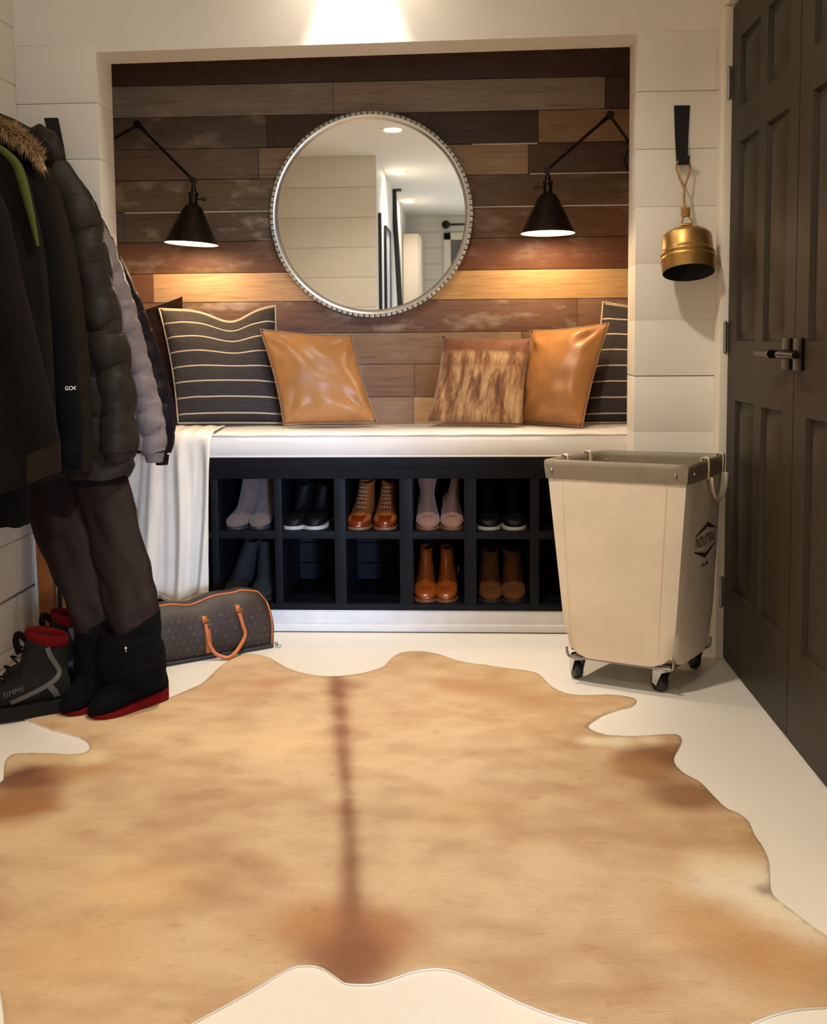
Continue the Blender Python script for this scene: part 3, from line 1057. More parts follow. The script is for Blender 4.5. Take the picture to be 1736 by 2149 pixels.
# ================================================================== shoes on the shelves
def shoe(name, label, group, loc, rz, upper, sole, top=.16, shaft_w=.036, lean=(0, 0), toe_mat=None, L=.25, W=.043, flare=1.0, heel=.03, sole_t=.006, cut=False, pinch=1.0, extra=None, tilt=0.0, toe_h=.034, pull=False):
    """Boot: toe towards -y, heel towards +y, sole on z = 0."""
    root = thing(name, label, 'shoe' if top < .1 else 'boot', loc, rz, group)
    n = 20
    hl = L / 2
    prof = [(-1.0, .10, .35), (-.97, .42, .55), (-.90, .70, .80), (-.78, .90, 1.0), (-.60, 1.0, 1.18), (-.40, .97, 1.50), (-.18, .88, 2.05), (.05, .80, 2.3), (.35, .78, 2.2), (.65, .78, 2.0), (.88, .66, 1.6), (.97, .40, 1.2)]
    z0 = lambda t_: sole_t + heel * max(0, min(1, (t_ + .25) / .9)) ** 1.3
    rings = []
    for t_, w_, h_ in prof:
        zb = z0(t_); hh = toe_h * h_
        ring = []
        for k in range(n):
            a = 2 * PI * k / n
            cx = math.cos(a); sz = math.sin(a)
            ring.append(Vector((W * w_ * (abs(cx) ** .8) * (1 if cx >= 0 else -1), t_ * hl, zb + hh * .5 + hh * .5 * (abs(sz) ** .75) * (1 if sz >= 0 else -1))))
        rings.append(ring)
    mb = MB(); mb.loft(rings)
    # shaft
    zt0 = .036 + heel * .3
    rs = []
    K = 9
    for i in range(K + 1):
        q = i / K
        z = lerp(zt0, top, q)
        w_ = lerp(W * .93, shaft_w, min(1, q * 1.35) ** .8) * lerp(1, flare, max(0, q - .4) / .6) * (1 - (1 - pinch) * math.sin(PI * min(1, q * 1.15)))
        fwd = lerp(-.74 * hl, .0, q ** .5)
        bck = lerp(.86 * hl, .80 * hl, q)
        yc, yr = (fwd + bck) / 2, (bck - fwd) / 2
        ring = []
        for k in range(n):
            a = 2 * PI * k / n
            ring.append(Vector((w_ * math.cos(a) + lean[0] * q ** 1.3, yc + yr * math.sin(a) + lean[1] * q, z + .004 * math.sin(a * 2 + 1) * q)))
        rs.append(ring)
    inner = [[Vector((lerp(sum(p.x for p in rs[-1]) / n, p.x, .86), lerp(sum(p.y for p in rs[-1]) / n, p.y, .9), p.z - dz)) for p in rs[-1]] for dz in (.0, .03)]
    mb.loft(rs + inner)
    ob = build('upper', mb, upper, root, 70)
    sk = Shrink(mb)
    # sole and heel
    ol = [(W * 1.04 * w_, t_ * hl * 1.01) for t_, w_, h_ in prof]
    sl = MB()
    pts = [(x, y) for x, y in ol] + [(-x, y) for x, y in reversed(ol)]
    nn = len(pts)
    zb = [z0(y / (hl * 1.01)) for x, y in pts]
    vs = [Vector((x, y, z - sole_t)) for (x, y), z in zip(pts, zb)] + [Vector((x, y, z + .003)) for (x, y), z in zip(pts, zb)]
    sl.add(vs, [tuple(reversed(range(nn))), tuple(range(nn, 2 * nn))] + [(i, (i + 1) % nn, nn + (i + 1) % nn, nn + i) for i in range(nn)])
    build('sole', sl, sole, root, 50)
    if heel > .008:
        hb = MB()
        hp = [(-.75, .25), (-.8, .7), (-.62, .97), (0, 1.02), (.62, .97), (.8, .7), (.75, .25)]
        hb.prism([(x * W, y * hl) for x, y in hp], 0, heel + .004)
        build('heel', hb, sole, root, 40)
    if toe_mat:
        tb = MB()
        cap = []
        for t_, w_, h_ in prof[:5]:
            zb_ = z0(t_); hh = toe_h * h_
            cap.append([Vector((W * w_ * 1.04 * math.cos(a), t_ * hl * 1.006, zb_ + hh * .5 + hh * .54 * math.sin(a))) for a in [-.5 + (PI + 1) * k / 14 for k in range(15)]])
        tb.loft(cap, 0, False)
        build('toe_cap', tb, toe_mat, root, 60)
    if cut:
        cb = MB()  # flat dark diamonds on the shaft, painted in for shaded openings
        for row, zz_ in enumerate([.062, .074, .090, .101, .112, .128, .139]):
            for col in (-1, 0, 1):
                if row in (3,) and col == 0:
                    continue
                x = col * .0095
                w_, h_ = .0030, .0048
                y_ = 0
                pl = [Vector((x - w_, 0, zz_)), Vector((x, 0, zz_ - h_)), Vector((x + w_, 0, zz_)), Vector((x, 0, zz_ + h_))]
                sk.poly(cb, pl, (0, 1, 0), .0012)
        build('cut_out_shade', cb, 'hole_shade', root, 0)
        lb = MB()
        for zz_ in (.068, .082, .0955, .1065, .120, .134):
            sk.strip(lb, [(-.018, 0, zz_), (0, 0, zz_ + .002), (.018, 0, zz_)], .0032, (0, 1, 0), .0018)
        build('strap', lb, 'suede_pink', root, 0, 'pale leather lattice')
    if pull:
        pb = MB(); pb.tube([(W * .85, .02, .075), (W * .95, .025, .085), (W * .9, .03, .095)], .002, 6)
        build('buckle', pb, 'chrome', root, 60)
    return root


def cell_x(k):
    return [(-.8761 - .6754) / 2, (-.6483 - .4623) / 2, (-.4219 - .2321) / 2, (-.1852 - .005) / 2, (.0383 + .2256) / 2][k]


ZT, ZB_ = .3607, .1002
Y0 = FR + .155
sx = lambda u, v_: at(u, v_, y=FR + .06).x
# taupe boots
shoe('ankle_boot', 'taupe suede boot, left of the pair in the first upper cubby', 'taupe suede boots', (sx(508, 1100), Y0, ZT), math.radians(-16), 'suede_grey', 'sole_dark', .186, .036, (.006, 0), None, .24, .041, heel=.024)
shoe('ankle_boot', 'taupe suede boot, right of the pair in the first upper cubby', 'taupe suede boots', (sx(548, 1100), Y0 + .004, ZT), math.radians(-6), 'suede_grey', 'sole_dark', .186, .034, (0, 0), None, .24, .040, heel=.024)
# black shoes with white soles
for k, u in enumerate((624, 667)):
    shoe('ankle_boot', ['black shoe with pale sole, left one in the second upper cubby', 'black shoe with pale sole, right one in the second upper cubby'][k], 'black pale-soled shoes', (sx(u, 1112), Y0, ZT), math.radians(-10), 'black_shoe', 'sole_white', .15, .036, (.004, 0), None, .24, .042, heel=.006, sole_t=.009)
# laced cut-out boots
for k, u in enumerate((757, 808)):
    shoe('cutout_boot', ['tan cut-out boot, left of the pair in the third upper cubby', 'tan cut-out boot, right of the pair in the third upper cubby'][k], 'tan cut-out boots', (sx(u, 1115), Y0, ZT), math.radians(-5 if k == 0 else 0), 'tan_boot', 'sole_tan', .153, .030, (.008, 0), 'toe_brown', .25, .043, heel=.03, cut=True)
# dusty rose boots with soft shafts
shoe('slouch_boot', 'rose suede boot with flaring top, fourth upper cubby', 'rose suede slouch boots', (sx(895, 1115), Y0, ZT), math.radians(4), 'suede_pink', 'sole_tan', .187, .030, (.002, 0), None, .25, .043, flare=1.45, heel=.03, pinch=.78)
shoe('slouch_boot', 'rose suede boot with limp leaning shaft, fourth upper cubby', 'rose suede slouch boots', (sx(947, 1115), Y0, ZT), math.radians(2), 'suede_pink', 'sole_tan', .187, .022, (.022, 0), None, .25, .042, flare=.6, heel=.03, pinch=.8)
# black boots with pale sole fronts
for k, u in enumerate((1026, 1080)):
    shoe('ankle_boot', ['black boot with pale sole edge, left one in the fifth upper cubby', 'black boot with pale sole edge, right one in the fifth upper cubby'][k], 'black boots, fifth cubby', (sx(u, 1117), Y0, ZT), 0, 'black_shoe', 'sole_white', .155, .036, (0, 0), None, .25, .043, heel=.02, sole_t=.008)
# charcoal tall boots
shoe('tall_boot', 'charcoal felt boot leaning right, behind the duffle bag', 'charcoal felt boots', (sx(493, 1250), Y0, ZB_), math.radians(-8), 'knit_grey', 'sole_dark', .195, .032, (.038, 0), None, .25, .044, heel=.015)
shoe('tall_boot', 'charcoal felt boot, upright, beside the leaning one', 'charcoal felt boots', (sx(547, 1250), Y0, ZB_), math.radians(0), 'knit_grey', 'sole_dark', .195, .031, (-.004, 0), None, .25, .040, heel=.015)
# cognac ankle boots
for k, u in enumerate((891, 939)):
    shoe('leather_boot', ['shiny cognac boot, left of the pair in the lower cubby', 'shiny cognac boot, right of the pair in the lower cubby'][k], 'cognac leather boots', (sx(u, 1258), Y0, ZB_), math.radians(3 if k == 0 else -4), 'cognac', 'sole_tan', .168, .025, (.004 if k == 0 else -.008, 0), None, .25, .042, heel=.03, pull=(k == 1))
# tobacco suede boots
for k, u in enumerate((1028, 1080)):
    shoe('suede_boot', ['brown suede boot, left of the pair in the fifth lower cubby', 'brown suede boot, right of the pair in the fifth lower cubby'][k], 'brown suede boots', (sx(u, 1258), Y0, ZB_), math.radians(2 - 4 * k), 'suede_brown', 'sole_dark', .158, .034, (.004 - .008 * k, 0), None, .25, .045, heel=.02)


# ================================================================== hooks and bell
def hook(label, x, z0, z1, w0, w1, lean):
    """Forged strap hook: flat strap on the wall with its foot curling out."""
    root = thing('coat_hook', label, 'hook', (x, 0, z1), 0, 'black iron strap hooks')
    mb = MB()
    path = []
    for i in range(13):
        q = i / 12
        z = -(z0 - z1) * 0 + lerp(z0 - z1, 0, q)
        y = -.003 - .012 * max(0, q - .55) / .45
        path.append((z, y, lerp(w0, w1, q), lean * q))
    path += [(-.006, -.022, w1, lean), (-.008, -.034, w1, lean), (-.002, -.044, w1, lean), (.016, -.050, w1 * .95, lean)]
    rings = []
    for i, (z, y, w, lx) in enumerate(path):
        a = path[max(i - 1, 0)]; b = path[min(i + 1, len(path) - 1)]
        tg = Vector((0, b[1] - a[1], b[0] - a[0])).normalized()
        nr = Vector((0, tg.z, -tg.y)) * .0025
        cx = Vector((lx, y, z))
        rings.append([cx + Vector((-w / 2, 0, 0)) + nr, cx + Vector((w / 2, 0, 0)) + nr, cx + Vector((w / 2, 0, 0)) - nr, cx + Vector((-w / 2, 0, 0)) - nr])
    mb.loft(rings)
    build('strap', mb, 'black_iron', root, 35)
    for zz_ in (.160, .130):
        mb = MB(); mb.sphere((lean * (1 - zz_ / .1824), -.0058, zz_), .0045, 0, 10, (1, .5, 1))
        build('screw', mb, 'black_iron', root, 60)
    return root


hook('black iron strap hook holding the brass bell', .6995, 1.7764, 1.594, .050, .035, .0)
hook('black iron strap hook above the puffer coats', -1.3645, 1.7764, 1.60, .046, .043, .032)

BX = .702
root = thing('brass_bell', 'brass bell on a jute cord hanging from the right hook', 'bell', (BX, -.080, 1.225))
bz = 1.236
BR0 = .080
mb = MB()
mb.lathe([(0, .145), (.02, .1445), (.045, .139), (.066, .130), (.0745, .122), (.0765, .117), (.0775, .112), (.0785, .075), (.0800, .066), (.0835, .062), (.0835, .055), (.0805, .051), (.0835, .047), (.0845, .038), (.081, .033), (.081, .004), (.0795, 0)], 48, 0, None)
mb.lathe([(.0795, 0), (.0765, .003), (.075, .10), (.05, .125), (0, .13)], 48, 1)  # inner wall of the bell, coloured near black
for q in range(len(mb.v)):
    p = Matrix.Rotation(math.radians(-17), 4, 'X') @ Vector((mb.v[q][0], mb.v[q][1], mb.v[q][2] - .145)); mb.v[q] = (p.x, p.y, p.z + .151)
build('bell_body', mb, ['cork', 'blackin'], root, 50, 'hammered brass body, dark inside')
mb = MB()
mb.tube([(-.016, 0, .148), (-.016, 0, .166), (.016, 0, .166), (.016, 0, .148)], .005, 8)
build('crown_loop', mb, 'cork', root, 60)
top = Vector((BX - .702, .0, .0))
hk = Vector((.0, .072, 1.597 - 1.23))
mb = MB()
mb.tube(smooth_path([(-.014, .0, .16), (-.012, .004, .18), (-.004, .010, .195), (.0, .014, .205)], 4), .0032, 7)
mb.tube(smooth_path([(.014, .0, .16), (.018, .0, .175), (.010, .006, .19), (.002, .012, .205)], 4), .0032, 7)
mb.tube(smooth_path([(0, .014, .205), (-.002, .028, .24), (.0, .040, .285)], 5), .0042, 7)
mb.tube(smooth_path([(.0, .040, .285), (.018, .052, .335), (.021, .058, .358), (.016, .064, .372), (0, .066, .376), (-.016, .064, .372), (-.021, .058, .352), (-.014, .050, .32), (.0, .040, .285)], 5), .0032, 7)
build('cord', mb, 'rope', root, 60, 'twisted jute cord loop')
mb = MB()
for k in range(4):
    mb.tube([(.0115 * math.cos(a), .014 + .011 * math.sin(a), .196 + k * .0075 + .002 * math.sin(a)) for a in [2 * PI * q / 16 for q in range(16)]], .0042, 7, closed=True)
build('knot', mb, 'rope', root, 60, 'wrapped jute knot')

# ================================================================== laundry cart
root = thing('laundry_cart', 'cream canvas laundry cart on casters beside the dark doors', 'laundry cart', (.535, -.272, 0))
RO = Vector((.535, -.272, 0))
RIM = [Vector(p) for p in ((.239, -.323, 0), (.634, -.472, 0), (.803, -.192, 0), (.440, -.090, 0))]
BAS = [Vector(p) for p in ((.300, -.357, 0), (.597, -.484, 0), (.762, -.243, 0), (.466, -.118, 0))]
ZBOT, ZRIM = .088, .668


def Q(x, y, z, out=0.0):
    """Cart point: x, y in -1..1 across the soft four-sided bag at height z, pushed out by metres."""
    q = (z - .085) / (.67 - .085)
    c_ = [b_.lerp(r_, q) for b_, r_ in zip(BAS, RIM)]
    u, w = (x + 1) / 2, (y + 1) / 2
    p = c_[0].lerp(c_[1], u).lerp(c_[3].lerp(c_[2], u), w)
    m_ = (c_[0] + c_[1] + c_[2] + c_[3]) / 4
    if out:
        ex = (c_[1] - c_[0]).normalized(); ey = (c_[3] - c_[0]).normalized()
        p = p + ex * (out * x if abs(x) > .5 else 0) + ey * (out * y if abs(y) > .5 else 0)
    p = p - RO
    p.z = z
    return p


NSX = (Q(1, 0, .4) - Q(-1, 0, .4)).normalized()
SD = (Q(1, 1, .5) - Q(1, -1, .5)).normalized()
ON = Vector((SD.y, -SD.x, 0)).normalized()                       # out of the side that faces the doors
FD = (Q(1, -1, .5) - Q(-1, -1, .5)).normalized()
FN = Vector((FD.y, -FD.x, 0)).normalized()                       # out of the front


def cart_ring(z, inset=0, nseg=10, wav=1):
    pts = []
    cor = [(-1, -1), (1, -1), (1, 1), (-1, 1)]
    q = (z - ZBOT) / (ZRIM - ZBOT)
    for e in range(4):
        a, b_ = cor[e], cor[(e + 1) % 4]
        for k in range(nseg):
            s_ = k / nseg
            x, y = lerp(a[0], b_[0], s_), lerp(a[1], b_[1], s_)
            p = Q(x, y, z, -inset)
            nrm = [FN, ON, -FN, -ON][e]
            p = p + nrm * (.006 * math.sin(PI * s_) * math.sin(PI * min(1, max(0, q) + .05)) * wav)
            p = p + nrm * (.004 * noise.noise(Vector((s_ * 3 + e * 7, z * 7, 1))) * math.sin(PI * s_) * wav)
            if k == 0:      # softly rounded corner
                p = p - (nrm + [-ON, FN, ON, -FN][e]) * .004
            pts.append(p)
    return pts


rings = []
for i in range(19):
    q = i / 18
    z = lerp(ZBOT, ZRIM, q)
    r_ = cart_ring(z)
    if i < 4:           # the bottom sags between the corners, corner folds pulled up
        nn_ = len(r_)
        r2 = []
        for k, p in enumerate(r_):
            s_ = (k % 10) / 10
            cn = math.exp(-(min(s_, 1 - s_) / .10) ** 2)
            m_ = Vector((sum(t_.x for t_ in r_) / nn_, sum(t_.y for t_ in r_) / nn_, p.z))
            pull = (.05 * (1 - i / 4) ** 2) * cn
            r2.append(p.lerp(m_, pull) + Vector((0, 0, (.030 * cn - .005) * (1 - i / 4))))
        r_ = r2
    rings.append(r_)
inner = [cart_ring(z, .006) for z in (ZRIM, .5, .3, ZBOT + .02)]
mb = MB(); mb.loft(rings + inner)
build('canvas_bag', mb, 'canvas', root, 50)
sk = Shrink(mb)
for x0_, x1_ in ((-.77, -.88), (.72, .70)):
    mb = MB()
    sk.strip(mb, [Q(x0_, -1, .62), Q(lerp(x0_, x1_, .5), -1, .38), Q(x1_, -1, .13)], .0035, -FN, .0012)
    build('seam', mb, 'web', root, 30)
mb = MB()
lay = [cart_ring(ZRIM - .050, -.001), cart_ring(ZRIM - .049, -.0045), cart_ring(ZRIM - .010, -.0055), cart_ring(ZRIM + .004, -.004), cart_ring(ZRIM + .0075, .001), cart_ring(ZRIM + .004, .008), cart_ring(ZRIM - .010, .010), cart_ring(ZRIM - .048, .008)]
mb.loft(lay, 0, True, False, False)
build('rim_band', mb, 'canvas_grey', root, 60, 'grey vinyl rim band')
for x_ in (-.90, .84):
    for yy, off in ((-1, FN * .0075), (1, -FN * .0115 * -1 * -1)):
        mb = MB(); mb.sphere(Q(x_, yy, ZRIM - .022) + (off if yy < 0 else FN * .0115), .0045, 0, 10)
        build('rivet', mb, 'chrome', root, 60)
mb = MB(); mb.sphere(Q(1, -.80, ZRIM - .022) + ON * .0075, .0045, 0, 10)
build('rivet', mb, 'chrome', root, 60)
# wire base frame
mb = MB()
fz = .079
c4 = [(-1, -1), (1, -1), (1, 1), (-1, 1)]
mb.tube([Q(x * .93, y * .93, fz) for x, y in c4], .0046, 8, closed=True)
for x, y in c4:
    mb.tube(smooth_path([Q(x * .93, y * .93, fz), Q(x * .955, y * .955, fz + .002), Q(x * .975, y * .975, fz + .012), Q(x * .975, y * .975, fz + .030)], 4), .0040, 8)
for k in (-.5, .5):
    mb.tube([Q(k, -.93, fz), Q(k, .93, fz)], .0035, 8)
mb.add([Q(x * .9, y * .9, fz + .003) for x, y in c4] + [Q(x * .9, y * .9, fz + .008) for x, y in c4], [(3, 2, 1, 0), (4, 5, 6, 7), (0, 1, 5, 4), (1, 2, 6, 5), (2, 3, 7, 6), (3, 0, 4, 7)])
build('base_frame', mb, 'steel', root, 50, 'bent steel wire base')
for (x, y, ra) in [(.341, -.3215, .25), (.5744, -.4318, .55), (.7186, -.2187, .2), (.485, -.108, .1)]:
    cb = MB()
    cm = Matrix.Translation((x - RO.x, y - RO.y, 0)) @ Matrix.Rotation(ra, 4, 'Z')
    cb.lathe([(.0, .078), (.021, .078), (.024, .073), (.024, .068), (.017, .063)], 20, 0, cm)
    for s_ in (-1, 1):
        cb.add([cm @ Vector(p) for p in ((s_ * .017, -.018, .068), (s_ * .017, .020, .068), (s_ * .017, .024, .026), (s_ * .017, .006, .020), (s_ * .019, -.018, .068), (s_ * .019, .020, .068), (s_ * .019, .024, .026), (s_ * .019, .006, .020))],
               [(0, 1, 2, 3), (7, 6, 5, 4), (0, 4, 5, 1), (1, 5, 6, 2), (2, 6, 7, 3), (3, 7, 4, 0)])
    cb.box(-.019, .019, -.020, .020, .064, .069, 0, cm)
    ca_ = build('caster', cb, 'chrome', root, 40, 'chrome swivel caster')
    wb = MB()
    wm_ = cm @ Matrix.Translation((0, .012, .0282)) @ Matrix.Rotation(PI / 2, 4, 'Y')
    wb.lathe([(0, -.014), (.018, -.014), (.0255, -.012), (.0280, -.005), (.0280, .005), (.0255, .012), (.018, .014), (0, .014)], 24, 0, wm_)
    build('wheel', wb, 'rubber', ca_, 40, 'black rubber wheel')
# webbing handles: the webbing wraps the rim twice and hangs between in a loop
for sd in (1, -1):
    on = ON if sd > 0 else -ON
    ya, yb_ = (-.04, .80) if sd > 0 else (-.35, .45)
    mb = MB()
    for yy in (ya, yb_):
        b0 = Q(sd, yy, ZRIM)
        P_ = smooth_path([b0 - on * .016 + Vector((0, 0, -.030)), b0 - on * .014 + Vector((0, 0, .006)), b0 - on * .006 + Vector((0, 0, .014)), b0 + on * .006 + Vector((0, 0, .012)), b0 + on * .0105 + Vector((0, 0, .0)), b0 + on * .0105 + Vector((0, 0, -.030)), b0 + on * .009 + Vector((0, 0, -.052))], 4)
        mb.grid([[p - SD * .010, p + SD * .010] for p in P_])
    A_, B_ = Q(sd, ya, ZRIM - .045) + on * .011, Q(sd, yb_, ZRIM - .045) + on * .011
    lo_ = Q(sd, (ya + yb_) / 2, ZRIM - .118) + on * .016
    P_ = smooth_path([A_, Q(sd, ya + .06, ZRIM - .075) + on * .013, Q(sd, ya + .20, ZRIM - .106) + on * .016, lo_, Q(sd, yb_ - .20, ZRIM - .106) + on * .016, Q(sd, yb_ - .06, ZRIM - .075) + on * .013, B_], 5)
    rr = []
    for i, p in enumerate(P_):
        tg = (P_[min(i + 1, len(P_) - 1)] - P_[max(i - 1, 0)]).normalized()
        wv = tg.cross(on).normalized()
        wv = (wv * .55 + on * .85).normalized() * .010; p = p + on * .006
        rr.append([p + wv, p - wv])
    mb.grid(rr)
    o = build('handle', mb, 'web', root, 40, 'cotton webbing handle')
    m_ = o.modifiers.new('thick', 'SOLIDIFY'); m_.thickness = .0025
# printed mark on the side that faces the doors
mb = MB()
LC = .172                                                         # half length of that side in metres


def sp(pts, mi):
    sk.poly(mb, [Q(1, a, z) for a, z in pts], -ON, .0016 + .0004 * mi, mi)


MZ, MY, MW = .432, .13, .60
for k in (1, -1):
    zt = lambda t_: MZ + k * (.024 + .030 * (1 - abs(t_)))
    for i in range(12):
        t0_, t1_ = -1 + i / 6, -1 + (i + 1) / 6
        th_ = lambda t_: .003 + .012 * (1 - abs(t_))
        sp([(MY + MW * t0_, zt(t0_)), (MY + MW * t1_, zt(t1_)), (MY + MW * t1_, zt(t1_) - k * th_(t1_)), (MY + MW * t0_, zt(t0_) - k * th_(t0_))], 0)
for tri in text_polys('INDUSTRIAL', .034, 1.0, .0003):
    sp([(MY + x / .098 * MW, MZ + y * 1.30) for x, y in tri], 1)
for i, w in enumerate((.006, .0, .008, .008, .0, .006, .008, .005)):
    if w:
        a = MY + (-.036 + i * .0095) / LC
        sp([(a, MZ - .078), (a + w / LC, MZ - .078), (a + w / LC, MZ - .068), (a, MZ - .068)], 0)
build('printed_mark', mb, ['print_black', 'print_red'], root, 0, 'dark chevrons around red lettering', fixn=False)

# ================================================================== duffle bag
bx = Vector((-.831, -.556, 0)); bn = Vector((.556, -.831, 0))         # along the bag (to the left), out of its front
B0 = Vector((-.648, -.020, 0))
root = thing('duffle_bag', 'brown patterned duffle bag with tan handles lying by the plinth', 'bag', B0)
LB = .50
mb = MB()
hs_ = [0, .04, .10, .18, .28, .38, .46, .5]
ht = [.135, .185, .206, .196, .182, .186, .18, .14]


def bag_pt(l, a):
    """l along the bag, a angle parameter 0..1 round the section starting at the front bottom."""
    h = interp(l, hs_, ht) + .004 * math.sin(l * 40)
    dep = .155
    endk = min(1, l / .035, (LB - l) / .035)
    endk = math.sqrt(max(0, 1 - (1 - endk) ** 2)) * .16 + .84
    sec = [(0, .012), (.004, .06), (.002, .11), (-.012, .155), (-.035, .188), (-.070, .20), (-.115, .185), (-.145, .13), (-.152, .06), (-.148, .006), (-.08, .0), (-.01, .0)]
    n_ = len(sec)
    t_ = a * n_
    i = int(t_) % n_; f_ = t_ - int(t_)
    p0, p1, p2, p3 = [sec[(i + q) % n_] for q in (-1, 0, 1, 2)]
    cr = lambda k: .5 * (2 * p1[k] + (p2[k] - p0[k]) * f_ + (2 * p0[k] - 5 * p1[k] + 4 * p2[k] - p3[k]) * f_ ** 2 + (3 * p1[k] - p0[k] - 3 * p2[k] + p3[k]) * f_ ** 3)
    d, z = cr(0), max(0, cr(1))
    z *= h / .20
    bul = .010 * math.sin(PI * l / LB) * math.sin(PI * min(1, z / h))
    mid = -.075
    d = mid + (d - mid) * endk + (bul if d > mid else -bul)
    z = z * (.93 + .07 * endk)
    w_ = .004 * noise.noise(Vector((l * 12, a * 9, 2)))
    return B0 + bx * l + bn * (d + w_) + Vector((0, 0, max(.0015, z)))


rings = [[bag_pt(LB * (.5 - .5 * math.cos(PI * i / 28)) if i in (0, 28) else LB * i / 28, k / 36) for k in range(36)] for i in range(29)]
mb.loft(rings)
sk = Shrink(mb)
body_mb = mb
# woven monogram pattern on the front: florets, quatrefoils and paired initials on a diagonal lattice
tri_L = text_polys('L', .017); tri_V = text_polys('V', .015)
pr = MB()
dirn = -bn
rowi = 0
for r_ in range(8):
    z = .022 + r_ * .023
    for c_ in range(22):
        l = .015 + c_ * .0235 + (.01175 if r_ % 2 else 0)
        org = B0 + bx * l + Vector((0, 0, z))
        toL = lambda x, y: org - bx * x + Vector((0, 0, y))
        kind = (c_ + 2 * r_) % 3
        if z > interp(l, hs_, ht) * .80:
            continue
        if kind == 0:
            for q in range(4):
                a = PI / 4 + q * PI / 2 if r_ % 2 else q * PI / 2
                ca_, sa_ = math.cos(a), math.sin(a)
                sk.poly(pr, [toL(.0012 * ca_, .0012 * sa_), toL(.005 * ca_ - .0022 * sa_, .005 * sa_ + .0022 * ca_), toL(.0074 * ca_, .0074 * sa_), toL(.005 * ca_ + .0022 * sa_, .005 * sa_ - .0022 * ca_)], dirn, .0009)
        elif kind == 1:
            for tr in tri_L:
                sk.poly(pr, [toL(x - .002, y - .001) for x, y in tr], dirn, .0009)
            for tr in tri_V:
                sk.poly(pr, [toL(x + .003, y + .001) for x, y in tr], dirn, .0010)
        else:
            sk.poly(pr, [toL(-.0066, 0), toL(0, -.0066), toL(.0066, 0), toL(0, .0066)], dirn, .0008)
n0 = len(body_mb.f)
body_mb.add(pr.v, pr.f, 1)
build('body', body_mb, ['duffle', 'duffle_print'], root, 60, local=False)
mb = MB()
mb.tube([bag_pt(LB * i / 60, 4.35 / 12) for i in range(1, 60)], .0034, 7)
mb.tube([bag_pt(LB * i / 60, 6.5 / 12) for i in range(1, 60)], .0028, 7)
mb.tube([bag_pt(.012, k / 40) + Vector((.001, 0, .0005)) for k in range(0, 15)], .003, 7)
build('piping', mb, 'vachetta', root, 60, 'orange tan leather piping', local=False)
mb = MB()
sk2 = Shrink(body_mb)
zp = []
for i in range(1, 40):
    zp.append(B0 + bx * (LB * i / 40) + bn * .012 + Vector((0, 0, .007)))
mb.tube(zp, .006, 6)
build('zip', mb, 'zip', root, 50, local=False)
mb = MB()
pz = B0 + bn * .018 + bx * .002 + Vector((0, 0, .012))
mb.box(-.006, .006, -.003, .003, -.006, .006, 0, Matrix.Translation(pz), bev=.0015)
mb.tube([pz + Vector((.008 + .007 * math.cos(a), -.004, -.004 + .005 * math.sin(a))) for a in [2 * PI * q / 12 for q in range(12)]], .0014, 6, closed=True)
build('zip_pull', mb, 'steel', root, 50, local=False)
# handles
u1, u2 = at(424, 1292, y=-.14), at(499, 1268, y=-.09)
l1, l2 = (u1 - B0).dot(bx), (u2 - B0).dot(bx)
for l, z in ((l1, .120), (l2, .138)):
    f = lambda zz: sk.pt(B0 + bx * l + Vector((0, 0, zz)), dirn, .003)
    mb = MB()
    pt_ = [f(z + .022), f(z + .010), f(z)]
    mb.grid([[p + bx * .0085, p - bx * .0085] for p in pt_])
    pt2 = [f(z * .5), f(z * .25), f(.016)]
    o = build('tab', mb, 'vachetta', root, 40, 'tan leather tab', local=False)
    o.modifiers.new('thick', 'SOLIDIFY').thickness = .003
    mb = MB()
    c_ = f(z + .002) + bn * .003
    mb.tube([c_ + bx * x + Vector((0, 0, y)) for x, y in ((-.0125, -.009), (.0125, -.009), (.0125, .009), (-.0125, .009))], .0017, 6, closed=True)
    mb.sphere(f(z - .022) + bn * .006, .0035)
    build('buckle', mb, 'gold', root, 50, 'brass buckle', local=False)
mb = MB()
f = lambda l, zz, o_=.004: sk.pt(B0 + bx * l + Vector((0, 0, zz)), dirn, o_)
lm = (l1 + l2) / 2
pth = [f(l1, .118, .006), f(l1 - .002, .085, .008), f(l1 - .006, .055, .012), B0 + bx * lerp(l1, l2, .22) + bn * .035 + Vector((0, 0, .020)), B0 + bx * lerp(l1, l2, .5) + bn * .055 + Vector((0, 0, .008)),
       B0 + bx * lerp(l1, l2, .8) + bn * .042 + Vector((0, 0, .022)), B0 + bx * (l2 - .012) + bn * .025 + Vector((0, 0, .062)), f(l2 - .006, .100, .012), f(l2, .136, .006)]
P_ = smooth_path(pth, 7)
mb.tube(P_, [.0075 if i in (0, 1, len(P_) - 1, len(P_) - 2) else .0068 for i in range(len(P_))], 10)
build('handle', mb, 'vachetta', root, 60, 'rolled tan leather handle', local=False)
mb = MB()
q1 = [f(l1 - .004, .10, .004), f(l1 - .008, .06, .004), f(l1 - .010, .03, .004), f(l1 - .011, .018, .004)]
mb.grid([[p + bx * .010, p - bx * .010] for p in smooth_path(q1, 3)])
o = build('strap', mb, 'vachetta', root, 40, 'tan strap running to the base', local=False)
o.modifiers.new('thick', 'SOLIDIFY').thickness = .003


